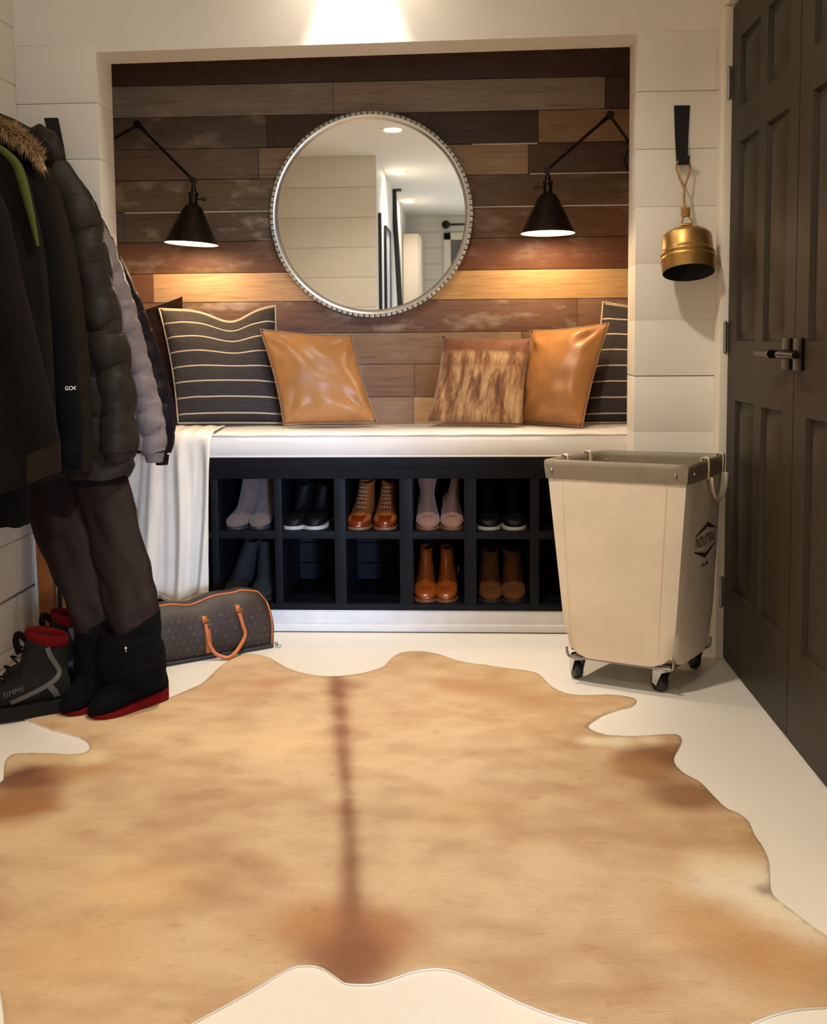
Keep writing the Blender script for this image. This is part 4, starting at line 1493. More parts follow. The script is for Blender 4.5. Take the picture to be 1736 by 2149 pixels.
# ================================================================== coats on the left
def coat(name, label, cat, y0, b, right, mat, left=None, folds=5, amp=.1, quilt=0, qamp=0.0, seed=0, sleeve=None, hood=None, hem_drop=0, group=None, extra=None, xl=-1.465):
    """right: silhouette points (u, v) of the photograph brought to the coat's own plane."""
    pts = [at(u, v_, y=y0) for u, v_ in right]
    zz = [p.z for p in pts]; xx = [p.x for p in pts]
    order = np.argsort(zz)
    zz = [zz[i] for i in order]; xx = [xx[i] for i in order]
    ztop, zbot = zz[-1], zz[0]
    root = thing(name, label, cat, (-1.40, y0, zbot), 0, group)
    n, K = 44, (150 if quilt else 60)
    rings = []
    for i in range(K + 1):
        q = i / K
        z = lerp(zbot, ztop, q)
        xr = interp(z, zz, xx)
        xl_ = xl if not left else interp(z, [zbot, ztop], left)
        if xr < xl_ + .03:
            xr = xl_ + .03
        sh = min(1, (ztop - z) / .10 + .15) ** .6
        xc, a = (xr + xl_) / 2, (xr - xl_) / 2
        bb = b * (.45 + .55 * sh)
        if quilt:
            ph = (z / quilt) % 1
            puff = abs(math.sin(PI * ph)) ** .38
        else:
            puff = .5
        ring = []
        for k in range(n):
            th = 2 * PI * k / n
            cx, sy = math.cos(th), math.sin(th)
            fold = 1 + amp * math.sin(folds * th + seed + 1.5 * z) * (1 - q * .6) + .35 * amp * math.sin((folds * 2 + 1) * th + seed * 2)
            m_ = noise.noise(Vector((cx * 2, z * 7, seed + sy))) * .012 + noise.noise(Vector((cx * 6, z * 18, seed + sy * 3))) * .006
            out = qamp * (puff - .5)
            sx_ = (1 if cx >= 0 else -1) * abs(cx) ** .75
            sy_ = (1 if sy >= 0 else -1) * abs(sy) ** .8
            zz_ = z - (hem_drop * (1 - cx) * .5 * (1 - q) if hem_drop else 0) + .006 * math.sin(5 * th + seed) * (1 - q)
            ring.append(Vector((xc + a * sx_ + out * sx_ * .8, y0 + (bb * fold + out + m_) * sy_, zz_)))
        rings.append(ring)
    mb = MB(); mb.loft(rings)
    build('body', mb, mat, root, 60, local=False)
    if sleeve:
        mat_s, r0, r1, z_end, off = sleeve
        P_, R_ = [], []
        zst = ztop - .035
        S = 130 if quilt else 44
        for i in range(S + 1):
            z = lerp(zst, z_end, i / S)
            xr = interp(z, zz, xx)
            rr = lerp(r0, r1, i / S) * (.55 if i == 0 else 1)
            if quilt:
                rr *= 1 + .75 * qamp / r0 * (abs(math.sin(PI * ((z / quilt) % 1))) ** .38 - .6)
            rr *= 1 + .04 * math.sin(z * 23 + seed)
            P_.append(Vector((xr - rr * .95 + .002, y0 - b * off - .004 * math.sin(i * .4), z)))
            R_.append(rr)
        mb = MB(); mb.tube(P_, R_, 18)
        build('sleeve', mb, mat_s, root, 60, local=False)
        mb = MB(); mb.tube([P_[-1] + Vector((0, 0, .002)), P_[-1] + Vector((0, 0, -.03))], [R_[-1] * .9, R_[-1] * .72], 18)
        build('cuff', mb, mat_s, root, 60, local=False)
    return root


# furthest first
coat('puffer_jacket', 'dark plum jacket, outermost edge behind the grey quilted one', 'jacket', -.075, .035,
     [(130, 362), (152, 366), (190, 415), (245, 528), (300, 648), (332, 735), (356, 820), (367, 870), (364, 925), (356, 950)], 'plum', quilt=.06, qamp=.014, seed=1, sleeve=('plum', .038, .034, .66, .1))
coat('quilted_jacket', 'light grey quilted nylon jacket hanging beside the plum one', 'jacket', -.165, .040,
     [(130, 368), (165, 384), (198, 440), (240, 522), (280, 640), (312, 760), (338, 860), (347, 915), (346, 940)], 'quilt_grey', quilt=.062, qamp=.016, seed=2, sleeve=('quilt_grey', .044, .040, .68, .1))
coat('puffer_jacket', 'black puffer jacket with wide baffles in front of the grey quilted one', 'jacket', -.285, .055,
     [(95, 338), (127, 346), (152, 368), (182, 408), (210, 470), (226, 545), (244, 640), (266, 730), (280, 830), (285, 930), (280, 975), (264, 1000)], 'puffer', quilt=.135, qamp=.024, seed=3, sleeve=('puffer', .058, .052, .70, .2), amp=.06)
pj = r_puff = bpy.data.objects['puffer_jacket.001']
mb = MB()
hr = []
pa, pb_ = at(62, 282, y=-.27), at(128, 352, y=-.27)
for i in range(11):
    q = i / 10
    c_ = pa.lerp(pb_, q) + Vector((0, 0, .012 * math.sin(PI * q)))
    rr = .052 * math.sin(PI * (.14 + .76 * q)) ** .6
    hr.append([c_ + Vector((.55 * rr * math.cos(t_), rr * 1.0 * math.sin(t_), .85 * rr * math.cos(t_) + .005 * math.sin(3 * t_ + i * 1.4))) for t_ in [2 * PI * k / 20 for k in range(20)]])
mb.loft(hr)
build('hood', mb, 'puffer', pj, 60, 'bunched dark hood', local=False)
r = coat('hooded_parka', 'dark olive parka with blond fur on its hood', 'coat', -.41, .05,
         [(50, 322), (78, 334), (108, 354), (122, 386), (130, 420), (140, 460), (156, 520), (172, 620), (185, 740), (192, 860), (195, 960), (190, 990)], 'coat_olive', seed=4, sleeve=('coat_olive', .046, .042, .66, .3), amp=.12)
# its hood and fur trim lie over the shoulder
mb = MB()
hc = at(45, 292, y=-.43)
hr = []
for i in range(9):
    q = i / 8
    a = PI * q
    rr = .085 * math.sin(max(.12, min(PI - .12, a)))
    hr.append([Vector((hc.x - .02 + .11 * -math.cos(a), hc.y + rr * 1.1 * math.cos(t_), hc.z - .01 - .05 * (-math.cos(a)) + rr * .75 * math.sin(t_) + .008 * math.sin(4 * t_ + q * 5))) for t_ in [2 * PI * k / 20 for k in range(20)]])
mb.loft(hr)
build('hood', mb, 'coat_dark', r, 60, local=False)
mb = MB()
fp = smooth_path([at(-22, 266, y=-.53), at(8, 270, y=-.535), at(33, 282, y=-.535), at(55, 299, y=-.53), at(74, 318, y=-.52), at(86, 336, y=-.50)], 8)
mb.tube(fp, [.016 + .004 * math.sin(i) for i in range(len(fp))], 10, 1)
rnd = random.Random(4)
for i in range(1500):
    k = rnd.randrange(len(fp) - 1)
    p = fp[k].lerp(fp[k + 1], rnd.random())
    a = rnd.uniform(0, 2 * PI)
    d = Vector((rnd.uniform(-.2, .6), -abs(math.cos(a)) * .9, math.sin(a) - .1)).normalized()
    p = p + d * .010
    ln = rnd.uniform(.02, .038)
    e = p + d * ln + Vector((rnd.uniform(.0, .012), 0, -rnd.uniform(.004, .016)))
    m_ = p.lerp(e, .5) + Vector((0, 0, .003))
    w = Vector((rnd.uniform(-1, 1), rnd.uniform(-1, 1), rnd.uniform(-1, 1))).normalized() * .0011
    mb.add([p - w, p + w, m_ + w, m_ - w, e], [(0, 1, 2, 3), (3, 2, 4)], 0)
build('fur_trim', mb, ['fur', 'fur_dark'], r, 0, 'blond fur trim', local=False, fixn=False)

r = coat('rain_jacket', 'black jacket with small white letters near its front edge', 'jacket', -.515, .042,
         [(55, 352), (85, 380), (110, 450), (128, 540), (146, 660), (160, 760), (168, 830), (172, 920), (172, 985)], 'coat_black', seed=5, sleeve=('coat_black', .042, .038, .72, .3), amp=.12)
ch = [o_ for o_ in r.children if o_.name.startswith('sleeve')][0]
smb = MB(); smb.v = [tuple(q.co + r.location) for q in ch.data.vertices]; smb.f = [tuple(p.vertices) for p in ch.data.polygons]
skc = Shrink(smb)
mb = MB()
cp = at(151, 815, y=-.56)
for tri in text_polys('GOO', .0165, .72, .0002):
    skc.poly(mb, [cp + Vector((x - .003, 0, y)) for x, y in tri], (0, 1, 0), .0015)
build('lettering', mb, 'logo_white', r, 0, 'small white letters', local=False, fixn=False)

coat('fleece_jacket', 'jacket with a moss green edge between two dark coats', 'jacket', -.605, .035,
     [(-10, 306), (12, 312), (44, 340), (58, 372), (70, 418), (82, 470), (92, 520), (100, 600), (108, 700), (114, 820), (118, 900)], 'green_dark', seed=6, amp=.08)
fj = bpy.data.objects['fleece_jacket']
mb = MB()
sil = smooth_path([at(u, v_, y=-.62) for u, v_ in [(-8, 308), (12, 314), (42, 342), (56, 374), (68, 420), (80, 470), (90, 518)]], 6)
mb.tube([p + Vector((-.008, -.016, 0)) for p in sil], [.004 + .009 * math.sin(PI * min(1, i / (len(sil) - 1) * .96 + .02)) for i in range(len(sil))], 12)
build('lining', mb, 'green_fleece', fj, 60, 'moss green fleece edge', local=False)
coat('waxed_coat', 'dark brown coat nearest the camera with a pocket flap', 'coat', -.775, .045,
     [(-40, 360), (-5, 400), (18, 450), (40, 560), (68, 680), (92, 780), (112, 860), (125, 930), (125, 1000)], 'coat_dark', seed=7, sleeve=('coat_dark', .046, .042, .74, .3), amp=.12, hem_drop=.10)
wc = bpy.data.objects['waxed_coat']
mb = MB()
for u0, u1_, v0, v1 in ((56, 123, 928, 990),):
    q = [at(u0, v0 + 26, y=-.838), at(u1_, v0, y=-.838), at(u1_ + 1, v1, y=-.838), at(u0, v1 + 26, y=-.838)]
    mb.add(q + [p + Vector((0, .014, 0)) for p in q], [(0, 1, 2, 3), (7, 6, 5, 4), (0, 4, 5, 1), (1, 5, 6, 2), (2, 6, 7, 3), (3, 7, 4, 0)])
build('pocket_flap', mb, 'coat_olive', wc, 30, 'olive pocket flap', local=False)
coat('long_coat', 'long black wool coat reaching lowest beside the waders', 'coat', -.69, .033,
     [(-30, 480), (20, 600), (45, 800), (60, 950), (64, 1060), (62, 1098)], 'coat_black', seed=8, amp=.14, hem_drop=.03)

# ================================================================== waders
root = thing('fishing_waders', 'brown fishing waders with black neoprene feet hanging under the coats', 'waders', (-.98, -.55, 0))


def limb(spec, n=40, sd=0, fold=1.0):
    """spec: (centre point, half width across x, half depth y)."""
    C0 = smooth_path([s_[0] for s_ in spec], 9)
    ts = np.linspace(0, len(spec) - 1, len(C0))
    A = np.interp(ts, range(len(spec)), [s_[1] for s_ in spec]); B = np.interp(ts, range(len(spec)), [s_[2] for s_ in spec])
    rings = []
    for i, c_ in enumerate(C0):
        ring = []
        for k in range(n):
            t_ = 2 * PI * k / n
            f_ = 1 + fold * (.07 * math.sin(5 * t_ + i * .10 + sd) + .22 * noise.noise(Vector((math.cos(t_) * 1.6 + sd, math.sin(t_) * 1.6, i * .12))) + .10 * noise.noise(Vector((math.cos(t_) * 3, math.sin(t_) * 3 + sd, i * .35))))
            ring.append(c_ + Vector((A[i] * math.cos(t_) * (1 + (f_ - 1) * .45), B[i] * math.sin(t_) * f_, .004 * math.sin(2 * t_ + i))))
        rings.append(ring)
    return rings


mb = MB()
f_leg = [(Vector((-1.22, -.20, .86)), .085, .045), (at(190, 940, y=-.23), .088, .05), (at(208, 1005, y=-.27), .086, .055), (at(236, 1110, y=-.37), .084, .058), (at(262, 1215, y=-.47), .083, .058), (at(280, 1292, y=-.54), .082, .058), (at(284, 1345, y=-.56), .055, .050)]
r_leg = [(Vector((-1.36, -.24, .82)), .085, .045), (at(88, 970, y=-.30), .09, .05), (at(118, 1080, y=-.36), .086, .055), (at(160, 1190, y=-.44), .080, .055), (at(196, 1285, y=-.51), .072, .055), (at(206, 1330, y=-.53), .058, .05)]
mb.loft(limb(f_leg)); mb.loft(limb(r_leg, sd=2))
build('trousers', mb, 'wader', root, 70, local=False)
for k, (g, sd) in enumerate((([(at(276, 1300, y=-.55), .084, .066), (at(272, 1335, y=-.565), .090, .074), (at(276, 1372, y=-.575), .094, .082), (at(283, 1412, y=-.58), .090, .08), (at(288, 1436, y=-.585), .075, .07)], 0), ([(at(205, 1300, y=-.52), .060, .055), (at(206, 1345, y=-.53), .064, .062), (at(206, 1390, y=-.545), .066, .066), (at(204, 1430, y=-.555), .060, .06)], 1))):
    R_ = limb(g, sd=sd, fold=.5)
    # uneven upper edge with a dip in front
    for i in range(6):
        R_[i] = [p + Vector((0, 0, (1 - i / 6) * (.022 * math.cos(2 * PI * q / 40) + (-.040 if k == 0 else -.015) * math.exp(-((q / 40 - .70) / .10) ** 2)))) for q, p in enumerate(R_[i])]
    mb = MB(); mb.loft(R_)
    build('gravel_guard', mb, 'neoprene', root, 70, 'black neoprene gravel guard', local=False)
mb = MB(); mb.sphere(at(264, 1360, y=-.662), .0045); mb.tube([at(264, 1360, y=-.662), at(264, 1368, y=-.658)], .002, 6)
build('lace_hook', mb, 'chrome', root, 60, 'small shiny lace hook', local=False)


def bootie(heel, toe, w, hh):
    """Neoprene sock foot from heel to toe with a red sole."""
    ax = (toe - heel); L_ = ax.length; ax.normalize(); sd = Vector((-ax.y, ax.x, 0))
    prof = [(-.04, .55, .85), (.02, .85, 1.25), (.14, .95, 1.6), (.30, .94, 1.65), (.45, .96, 1.42), (.62, 1.0, 1.05), (.80, .95, .72), (.92, .72, .50), (1.0, .35, .30)]
    rings = []
    for t_, w_, h_ in prof:
        c_ = heel + ax * (t_ * L_)
        rings.append([c_ + sd * (w * w_ * math.cos(a)) + Vector((0, 0, .012 + hh * h_ * (.5 + .5 * math.sin(a)) * (1 if t_ < .9 else .9))) for a in [2 * PI * k / 20 for k in range(20)]])
    mb = MB(); mb.loft(rings)
    b_ = build('neoprene_foot', mb, 'neoprene', root, 70, 'black neoprene stocking foot', local=False)
    sb = MB(); lo, hi = [], []
    for t_, w_, h_ in prof:
        c_ = heel + ax * (t_ * L_)
        lift = .0065 + (.004 if t_ < .1 else 0)
        lo.append((c_, w * w_ * 1.0, lift)); 
    pts = [c_ + sd * w_ for c_, w_, z in lo] + [c_ - sd * w_ for c_, w_, z in reversed(lo)]
    n_ = len(pts)
    lower = [heel + (p - heel) * .985 for p in pts]
    al = lambda p: max(0, min(1, (p - heel).dot(ax) / L_))
    vs = [Vector((p.x, p.y, .007)) for p in lower] + [Vector((p.x, p.y, lerp(.036, .016, al(p)))) for p in pts] + [Vector((p.x, p.y, lerp(.040, .018, al(p)))) for p in lower]
    sb.add(vs, [tuple(reversed(range(n_)))] + [(i, (i + 1) % n_, n_ + (i + 1) % n_, n_ + i) for i in range(n_)] + [(n_ + i, n_ + (i + 1) % n_, 2 * n_ + (i + 1) % n_, 2 * n_ + i) for i in range(n_)] + [tuple(range(2 * n_, 3 * n_))])
    build('sole', sb, 'neo_red', root, 50, 'red sole', local=False)


bootie(Vector((-.892, -.520, 0)), Vector((-1.030, -.705, 0)), .052, .082)
bootie(Vector((-1.035, -.505, 0)), Vector((-1.112, -.685, 0)), .050, .076)


# ================================================================== wading boots
def wading_boot(label, heel, toe, seed):
    ax = (toe - heel); L_ = ax.length; ang = math.atan2(ax.y, ax.x)
    root = thing('wading_boot', label, 'boot', (heel.x, heel.y, .0065), ang, 'grey wading boots')
    n = 22
    W = .052
    prof = [(-.02, .55, .06), (.02, .80, .09), (.12, .90, .105), (.30, .92, .105), (.48, .98, .085), (.66, 1.0, .068), (.82, .92, .058), (.94, .68, .046), (1.0, .35, .032)]
    rings = []
    for t_, w_, h_ in prof:
        rings.append([Vector((t_ * L_, W * w_ * (abs(math.cos(a)) ** .8) * (1 if math.cos(a) >= 0 else -1), .028 + h_ * (.5 + .5 * (abs(math.sin(a)) ** .8) * (1 if math.sin(a) >= 0 else -1)))) for a in [2 * PI * k / n for k in range(n)]])
    mb = MB(); mb.loft(rings)
    sh = []
    for i in range(8):
        q = i / 7
        z = lerp(.07, .205, q)
        f0 = lerp(.62, .42, q ** .7) * L_; b0 = lerp(-.01, -.02, q) * L_
        w_ = lerp(.048, .050, q) * (1 - .12 * math.sin(PI * q))
        sh.append([Vector(((f0 + b0) / 2 + (f0 - b0) / 2 * math.cos(a), w_ * math.sin(a), z + .014 * math.cos(a) * q)) for a in [2 * PI * k / n for k in range(n)]])
    mb.loft(sh)
    build('upper', mb, 'boot_grey', root, 70)
    upm = mb
    cb = MB()
    cx = sum((p for p in sh[-1]), Vector()) / n
    ro = [[cx + (p - cx) * s_ + Vector((0, 0, dz)) for p in sh[-1]] for s_, dz in ((1.0, -.012), (1.07, -.004), (1.08, .008), (1.0, .018), (.88, .014), (.80, -.01), (.78, -.05))]
    cb.loft(ro, 0, True, False, True)
    build('lining', cb, 'boot_red', root, 70, 'red fleece lining')
    sb = MB()
    ol = [(t_ * L_, W * w_ * 1.08) for t_, w_, h_ in prof]
    pts = [(x, y) for x, y in ol] + [(x, -y) for x, y in reversed(ol)]
    sb.prism(pts, 0, .036)
    build('sole', sb, 'boot_grey', root, 40, 'thick grey rubber sole')
    sk = Shrink(upm)
    D_ = (0, -1, 0)
    S = lambda t_, z: Vector((t_ * L_, 0, z))
    bb = MB()
    sk.strip(bb, [S(.22, .19), S(.19, .165), S(.13, .135), S(.10, .115), S(.15, .096), S(.30, .076), S(.48, .060), S(.62, .048)], .013, D_, .0025)
    sk.strip(bb, [S(.22, .084), S(.16, .062), S(.13, .045)], .017, D_, .0025)
    build('overlay_band', bb, 'boot_band', root, 0, 'paler grey forked band', fixn=True)
    tb = MB()
    for tri in text_polys('SIMMS', .020):
        sk.poly(tb, [Vector((.585 * L_ - x, 0, .078 + y + .25 * x)) for x, y in tri], D_, .003)
    build('lettering', tb, 'boot_text', root, 0, 'faint grey letters', fixn=False)
    lb = MB()
    for k in range(5):
        t_ = .46 + .07 * k
        z = .19 - .026 * k
        lb.tube(smooth_path([(t_ * L_, .026, z - .012), (t_ * L_ + .014, 0, z + .0), (t_ * L_, -.026, z - .012)], 4), .003, 6)
    build('lace', lb, 'neoprene', root, 60)
    pb = MB(); pb.tube(smooth_path([(.42 * L_, 0, .205), (.50 * L_, 0, .225), (.53 * L_, .0, .205), (.50 * L_, 0, .17)], 5), .009, 8)
    build('tongue', pb, 'neoprene', root, 60, 'black padded tongue')
    return root


# the outer side of each boot faces the room
wading_boot('grey wading boot nearest the camera, red lined, cut by the left edge', at(150, 1496, z=.006) + Vector((-.03, .055, 0)), at(-70, 1522, z=.006) + Vector((0, .035, 0)), 1)
wading_boot('grey wading boot behind the nearest one, against the waders', at(196, 1446, z=.006) + Vector((-.03, .05, 0)), at(-10, 1472, z=.006) + Vector((0, .05, 0)), 2)

# ================================================================== things leaning in the left corner
pr_ = Matrix.Translation((-1.415, -.045, 0)) @ Matrix.Rotation(math.radians(-1.5), 4, 'Y') @ Matrix.Rotation(math.radians(-1.2), 4, 'X')
root = thing('wooden_paddle', 'orange varnished wooden paddle leaning in the left corner', 'paddle', (-1.41, -.05, 0))
mb = MB(); mb.box(-.030, .026, -.014, .014, .004, .46, 0, pr_, bev=.008); mb.tube([pr_ @ Vector((0, 0, .44)), pr_ @ Vector((0, 0, 1.35))], .014, 14)
build('shaft', mb, 'orange_wood', root, 40, local=False)
mb = MB(); mb.tube([pr_ @ Vector((-.05, 0, 1.355)), pr_ @ Vector((.05, 0, 1.355))], .013, 12)
build('grip', mb, 'orange_wood', root, 40, local=False)
mb = MB(); mb.tube([(-1.364, -.062, .002), (-1.372, -.022, 1.30)], .014, 12)
o = build('black_pole', mb, 'black_iron', None, 50, loc=(-1.364, -.06, .002))
tag(o, 'black pole standing beside the orange paddle', 'pole')
root = thing('wooden_board', 'tan wooden board leaning behind the wading boots', 'board', (-1.27, -.10, 0))
mb = MB()
tb = [at(128, 1190, y=-.10), at(165, 1180, y=-.10), at(200, 1330, y=-.14), at(204, 1388, y=-.16), at(196, 1384, y=-.16), at(194, 1398, y=-.16), at(184, 1402, y=-.165), at(136, 1395, y=-.16)]
dz_ = min(p.z for p in tb)
tb = [p - Vector((0, 0, min(0, dz_ - .002))) for p in tb]
mb.add(tb + [p + Vector((0, .018, 0)) for p in tb], [tuple(range(8)), tuple(reversed(range(8, 16)))] + [(i, (i + 1) % 8, 8 + (i + 1) % 8, 8 + i) for i in range(8)])
build('plank', mb, 'tan_wood', root, 30, local=False)

# ================================================================== cowhide rug
OUT = [(52, 1508), (110, 1532), (150, 1541), (180, 1553), (189, 1566), (180, 1578), (150, 1583), (100, 1580), (40, 1580), (20, 1586), (10, 1600), (8, 1630), (0, 1642), (-60, 1680), (-110, 1740), (-120, 1850), (-90, 1960),
       (-30, 2040), (2, 2085), (10, 2149), (30, 2230), (110, 2290), (240, 2245), (330, 2188), (404, 2146), (518, 2084), (586, 2043), (622, 2026), (664, 2026), (690, 2038), (715, 2056), (731, 2063), (778, 2064), (819, 2054), (861, 2039), (900, 2032),
       (929, 2032), (963, 2040), (1016, 2065), (1093, 2103), (1170, 2132), (1227, 2146), (1300, 2172), (1400, 2196), (1500, 2182), (1560, 2155), (1613, 2132), (1670, 2117), (1736, 2112), (1800, 2108), (1850, 2080), (1845, 2020), (1790, 1988),
       (1736, 1963), (1695, 1935), (1651, 1901), (1627, 1882), (1617, 1862), (1615, 1833), (1612, 1800), (1598, 1771), (1584, 1752), (1572, 1723), (1550, 1706), (1526, 1696), (1502, 1674), (1478, 1648), (1463, 1636), (1439, 1624), (1420, 1607),
       (1414, 1590), (1422, 1573), (1431, 1554), (1427, 1544), (1415, 1540), (1382, 1541), (1333, 1544), (1285, 1543), (1256, 1537), (1237, 1528), (1235, 1520), (1247, 1511), (1266, 1499), (1300, 1488), (1324, 1482), (1336, 1472), (1331, 1465),
       (1309, 1460), (1276, 1457), (1218, 1458), (1184, 1453), (1162, 1443), (1146, 1429), (1131, 1414), (1107, 1407), (1069, 1402), (1000, 1393), (960, 1386), (930, 1375), (900, 1368), (868, 1366), (840, 1370), (820, 1382), (805, 1398), (770, 1410),
       (735, 1416), (690, 1419), (640, 1413), (600, 1400), (570, 1382), (545, 1374), (515, 1372), (490, 1380), (460, 1400), (440, 1420), (420, 1436), (395, 1447), (370, 1458), (345, 1466), (300, 1468), (200, 1470), (120, 1475), (60, 1485)]
poly = [at(u, v_, z=.004) for u, v_ in OUT]
poly = [Vector((p.x, p.y)) for p in smooth_path([(p.x, p.y, 0) for p in poly + poly[:1]], 2)[:-1]]
# tidy spacing so the boundary triangulates cleanly
bnd = [poly[0]]
for p in poly[1:]:
    if (p - bnd[-1]).length > .006:
        bnd.append(p)
nb = len(bnd)


def inside(p):
    c_ = False
    j = nb - 1
    for i in range(nb):
        a, b = bnd[i], bnd[j]
        if (a.y > p.y) != (b.y > p.y) and p.x < (b.x - a.x) * (p.y - a.y) / (b.y - a.y) + a.x:
            c_ = not c_
        j = i
    return c_


pts = list(bnd)
barr = np.array([[p.x, p.y] for p in bnd])
xs0, xs1, ys0, ys1 = barr[:, 0].min(), barr[:, 0].max(), barr[:, 1].min(), barr[:, 1].max()
st_ = .014
yy = ys0
row = 0
while yy < ys1:
    xx_ = xs0 + (st_ / 2 if row % 2 else 0)
    while xx_ < xs1:
        p = Vector((xx_, yy))
        if np.min((barr[:, 0] - xx_) ** 2 + (barr[:, 1] - yy) ** 2) > .0075 ** 2 and inside(p):
            pts.append(p)
        xx_ += st_
    yy += st_ * .87
    row += 1
vo, eo, fo, *_ = delaunay_2d_cdt(pts, [(i, (i + 1) % nb) for i in range(nb)], [], 1, 1e-6)


def rug_z(p):
    d = math.sqrt(float(np.min((barr[:, 0] - p.x) ** 2 + (barr[:, 1] - p.y) ** 2)))
    k = min(1, d / .03)
    return .0035 + .0022 * k + .0012 * noise.noise(Vector((p.x * 6, p.y * 6, 0))) * k


W2 = lambda u, v_: (lambda q: Vector((q.x, q.y)))(at(u, v_, z=.005))
SP = [W2(705, 1415), W2(712, 1480), W2(718, 1560), W2(726, 1640), W2(731, 1720), W2(735, 1800), W2(737, 1880), W2(738, 1960), W2(742, 2060)]
SPW = [.030, .026, .022, .015, .018, .019, .022, .030, .045]
BLOB = [  # u, v, radius m, stretch, colour, strength
    (1395, 1592, .085, srgb(128, 78, 34), .9), (1345, 1612, .07, srgb(160, 106, 54), .7), (1440, 1668, .085, srgb(136, 88, 42), .8), (1420, 1570, .04, srgb(140, 86, 40), .6),
    (60, 1635, .075, srgb(112, 60, 20), .95), (20, 1690, .09, srgb(150, 94, 44), .8), (150, 1620, .06, srgb(176, 120, 66), .55), (210, 1612, .05, srgb(180, 124, 70), .5),
    (1560, 1850, .085, srgb(222, 200, 172), .95), (1500, 1810, .06, srgb(220, 192, 152), .6), (1650, 1905, .09, srgb(228, 208, 178), .8), (1700, 1945, .08, srgb(228, 208, 178), .7), (1607, 1868, .022, srgb(150, 126, 108), .7),
    (1240, 1553, .04, srgb(226, 200, 160), .8), (1300, 1555, .04, srgb(226, 204, 168), .85), (1360, 1553, .035, srgb(224, 200, 162), .7), (180, 1590, .05, srgb(224, 194, 146), .8), (100, 1592, .04, srgb(206, 168, 116), .6),
    (1130, 1475, .09, srgb(170, 116, 66), .45), (1040, 1445, .09, srgb(168, 114, 64), .45), (960, 1440, .07, srgb(184, 124, 70), .5), (560, 1435, .07, srgb(184, 124, 70), .5), (450, 1450, .06, srgb(184, 124, 70), .4),
    (700, 1950, .085, srgb(158, 98, 46), .7), (790, 1965, .085, srgb(160, 100, 48), .65), (735, 2010, .07, srgb(138, 78, 34), .75), (735, 1440, .05, srgb(150, 92, 48), .5), (640, 1930, .08, srgb(176, 120, 66), .5), (1580, 1765, .04, srgb(172, 130, 78), .6),
    (1640, 2010, .1, srgb(186, 130, 70), .5), (1500, 1950, .1, srgb(186, 130, 72), .45), (130, 2000, .12, srgb(190, 136, 78), .35), (320, 1860, .12, srgb(216, 170, 112), .4), (1000, 1700, .14, srgb(216, 172, 118), .45), (600, 1560, .1, srgb(214, 170, 114), .35)]
BL_ = [(W2(u, v_), r_, c_, s_) for u, v_, r_, c_, s_ in BLOB]
seg_axis = np.array([[p.x, p.y] for p in SP])


def hide_col(p):
    n1 = noise.fractal(Vector((p.x * 2.6, p.y * 3.6, 1)), 1, 2, 4)
    n2 = noise.fractal(Vector((p.x * 9, p.y * 15, 5)), 1, 2, 4)
    c_ = Vector(srgb(198, 166, 124)[:3]).lerp(Vector(srgb(168, 128, 84)[:3]), min(1, max(0, .28 + .62 * n1 + .5 * n2)))
    for q, r_, cc, s_ in BL_:
        r_ = r_ * 1.22; cc = (cc[0] * .93, cc[1] * .98, cc[2])
        dx, dy = p.x - q.x, p.y - q.y
        if abs(dx) < r_ * 2.4 and abs(dy) < r_ * 2.4:
            d = math.hypot(dx, dy * 1.15) / r_ + .35 * n1 + .25 * n2
            k = max(0, min(1, 1.35 - d)) * min(1, s_ * 1.12)
            k = k * k * (3 - 2 * k)
            c_ = c_.lerp(Vector(cc[:3]), k)
    # dorsal stripe
    best, wv = 9, .02
    for i in range(len(SP) - 1):
        a, b = SP[i], SP[i + 1]
        t_ = max(0, min(1, (p - a).dot(b - a) / (b - a).length_squared))
        d = (p - a.lerp(b, t_)).length
        if d < best:
            best = d; wv = lerp(SPW[i], SPW[i + 1], t_)
    k = math.exp(-(best / wv) ** 2 * .8) * (.9 + .35 * n2)
    c_ = c_.lerp(Vector(srgb(122, 70, 26)[:3]), max(0, min(.92, k)))
    return (*c_, 1)


mb = MB()
n_ = len(vo)
top = [Vector((p.x, p.y, rug_z(p))) for p in vo]
cols = [hide_col(p) for p in vo]
mb.add(top, [tuple(f) for f in fo])
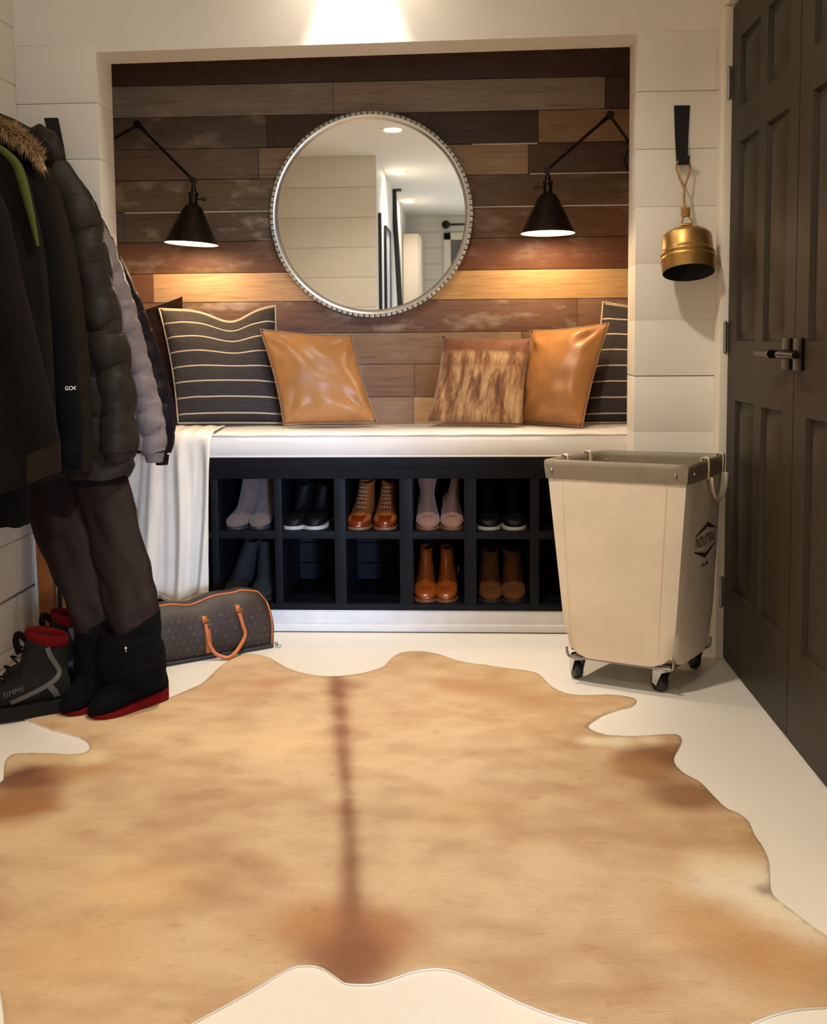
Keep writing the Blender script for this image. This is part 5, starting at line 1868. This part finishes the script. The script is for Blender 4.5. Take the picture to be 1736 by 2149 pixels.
# side skirt
edge = {}
for f in fo:
    for i in range(len(f)):
        a, b = f[i], f[(i + 1) % len(f)]
        edge[(a, b)] = edge.get((a, b), 0) + 1
bed = [(a, b) for (a, b) in edge if (b, a) not in edge]
vs = []
fs = []
for a, b in bed:
    o_ = len(mb.v) + len(vs)
    vs += [Vector((top[a].x, top[a].y, .0004)), Vector((top[b].x, top[b].y, .0004))]
    fs.append((b, a, o_, o_ + 1))
mb.v += [tuple(p) for p in vs]; mb.f += fs; mb.mi += [1] * len(fs)
cols += [srgb(220, 204, 180)] * len(vs)
rug = build('cowhide_rug', mb, ['hide', 'hide_edge'], None, 0, fixn=False)
rug.data.polygons.foreach_set('use_smooth', [True] * len(rug.data.polygons))
ca = rug.data.color_attributes.new('hide', 'FLOAT_COLOR', 'POINT')
ca.data.foreach_set('color', [c_ for q in cols for c_ in q])
tag(rug, 'large tan cowhide rug with a dark spine stripe on the white floor', 'rug')

# ================================================================== the room seen in the mirror
root = thing('curtain_rod', 'dark curtain rod with a ball end seen in the mirror', 'curtain rod', (-.2, -7.6, 2.33))
mb = MB(); mb.tube([(-.2, -7.6, 2.33), (.85, -7.6, 2.33)], .014, 10); mb.sphere((-.215, -7.6, 2.33), .05, 0, 16)
for x in (.1, .75):
    mb.tube([(x, -7.6, 2.33), (x, -7.7, 2.33)], .012, 8)
build('rod', mb, 'black_metal', root, 50, local=False)
root = thing('tall_cabinet', 'tall cream cabinet at the end of the hall in the mirror', 'cabinet', (-.57, -7.2, 0))
mb = MB(); mb.box(-.676, -.50, -7.69, -6.9, 0, 2.16, bev=.004)
build('carcass', mb, 'fridge', root, 30, local=False)
mb = MB(); mb.box(-.499, -.48, -7.66, -6.92, .1, 2.14, bev=.003)
build('door', mb, 'fridge', root, 30, local=False)
mb = MB(); mb.tube([(-.705 + .03, -5.45, 2.43), (-.545, -5.20, .004)], .026, 14); mb.box(-.72 + .04, -.60, -5.5, -5.4, 2.425, 2.44)
o = build('leaning_pole', mb, 'black_iron', None, 40, loc=(-.545, -5.2, 0))
tag(o, 'black pole slanting down from the ceiling in the mirror', 'pole')
for k, (ya, yb_, z1) in enumerate(((-3.745, -3.80, 2.02), (-4.30, -4.85, 1.98))):
    root = thing('picture_frame', ['narrow black frame at the wall edge in the mirror', 'black framed picture in the hall of the mirror'][k], 'picture', (-.68, (ya + yb_) / 2, .9))
    mb = MB()
    for y0_, y1_, a, b in ((yb_, yb_ + .018, .9, z1), (ya - .018, ya, .9, z1), (yb_, ya, z1 - .018, z1), (yb_, ya, .9, .918)):
        mb.box(-.684, -.660, y0_, y1_, a, b)
    build('frame', mb, 'black_iron', root, 30, local=False)
    mb = MB(); mb.box(-.6838, -.672, yb_ + .018, ya - .018, .918, z1 - .018)
    build('print', mb, 'picture', root, 30, local=False)
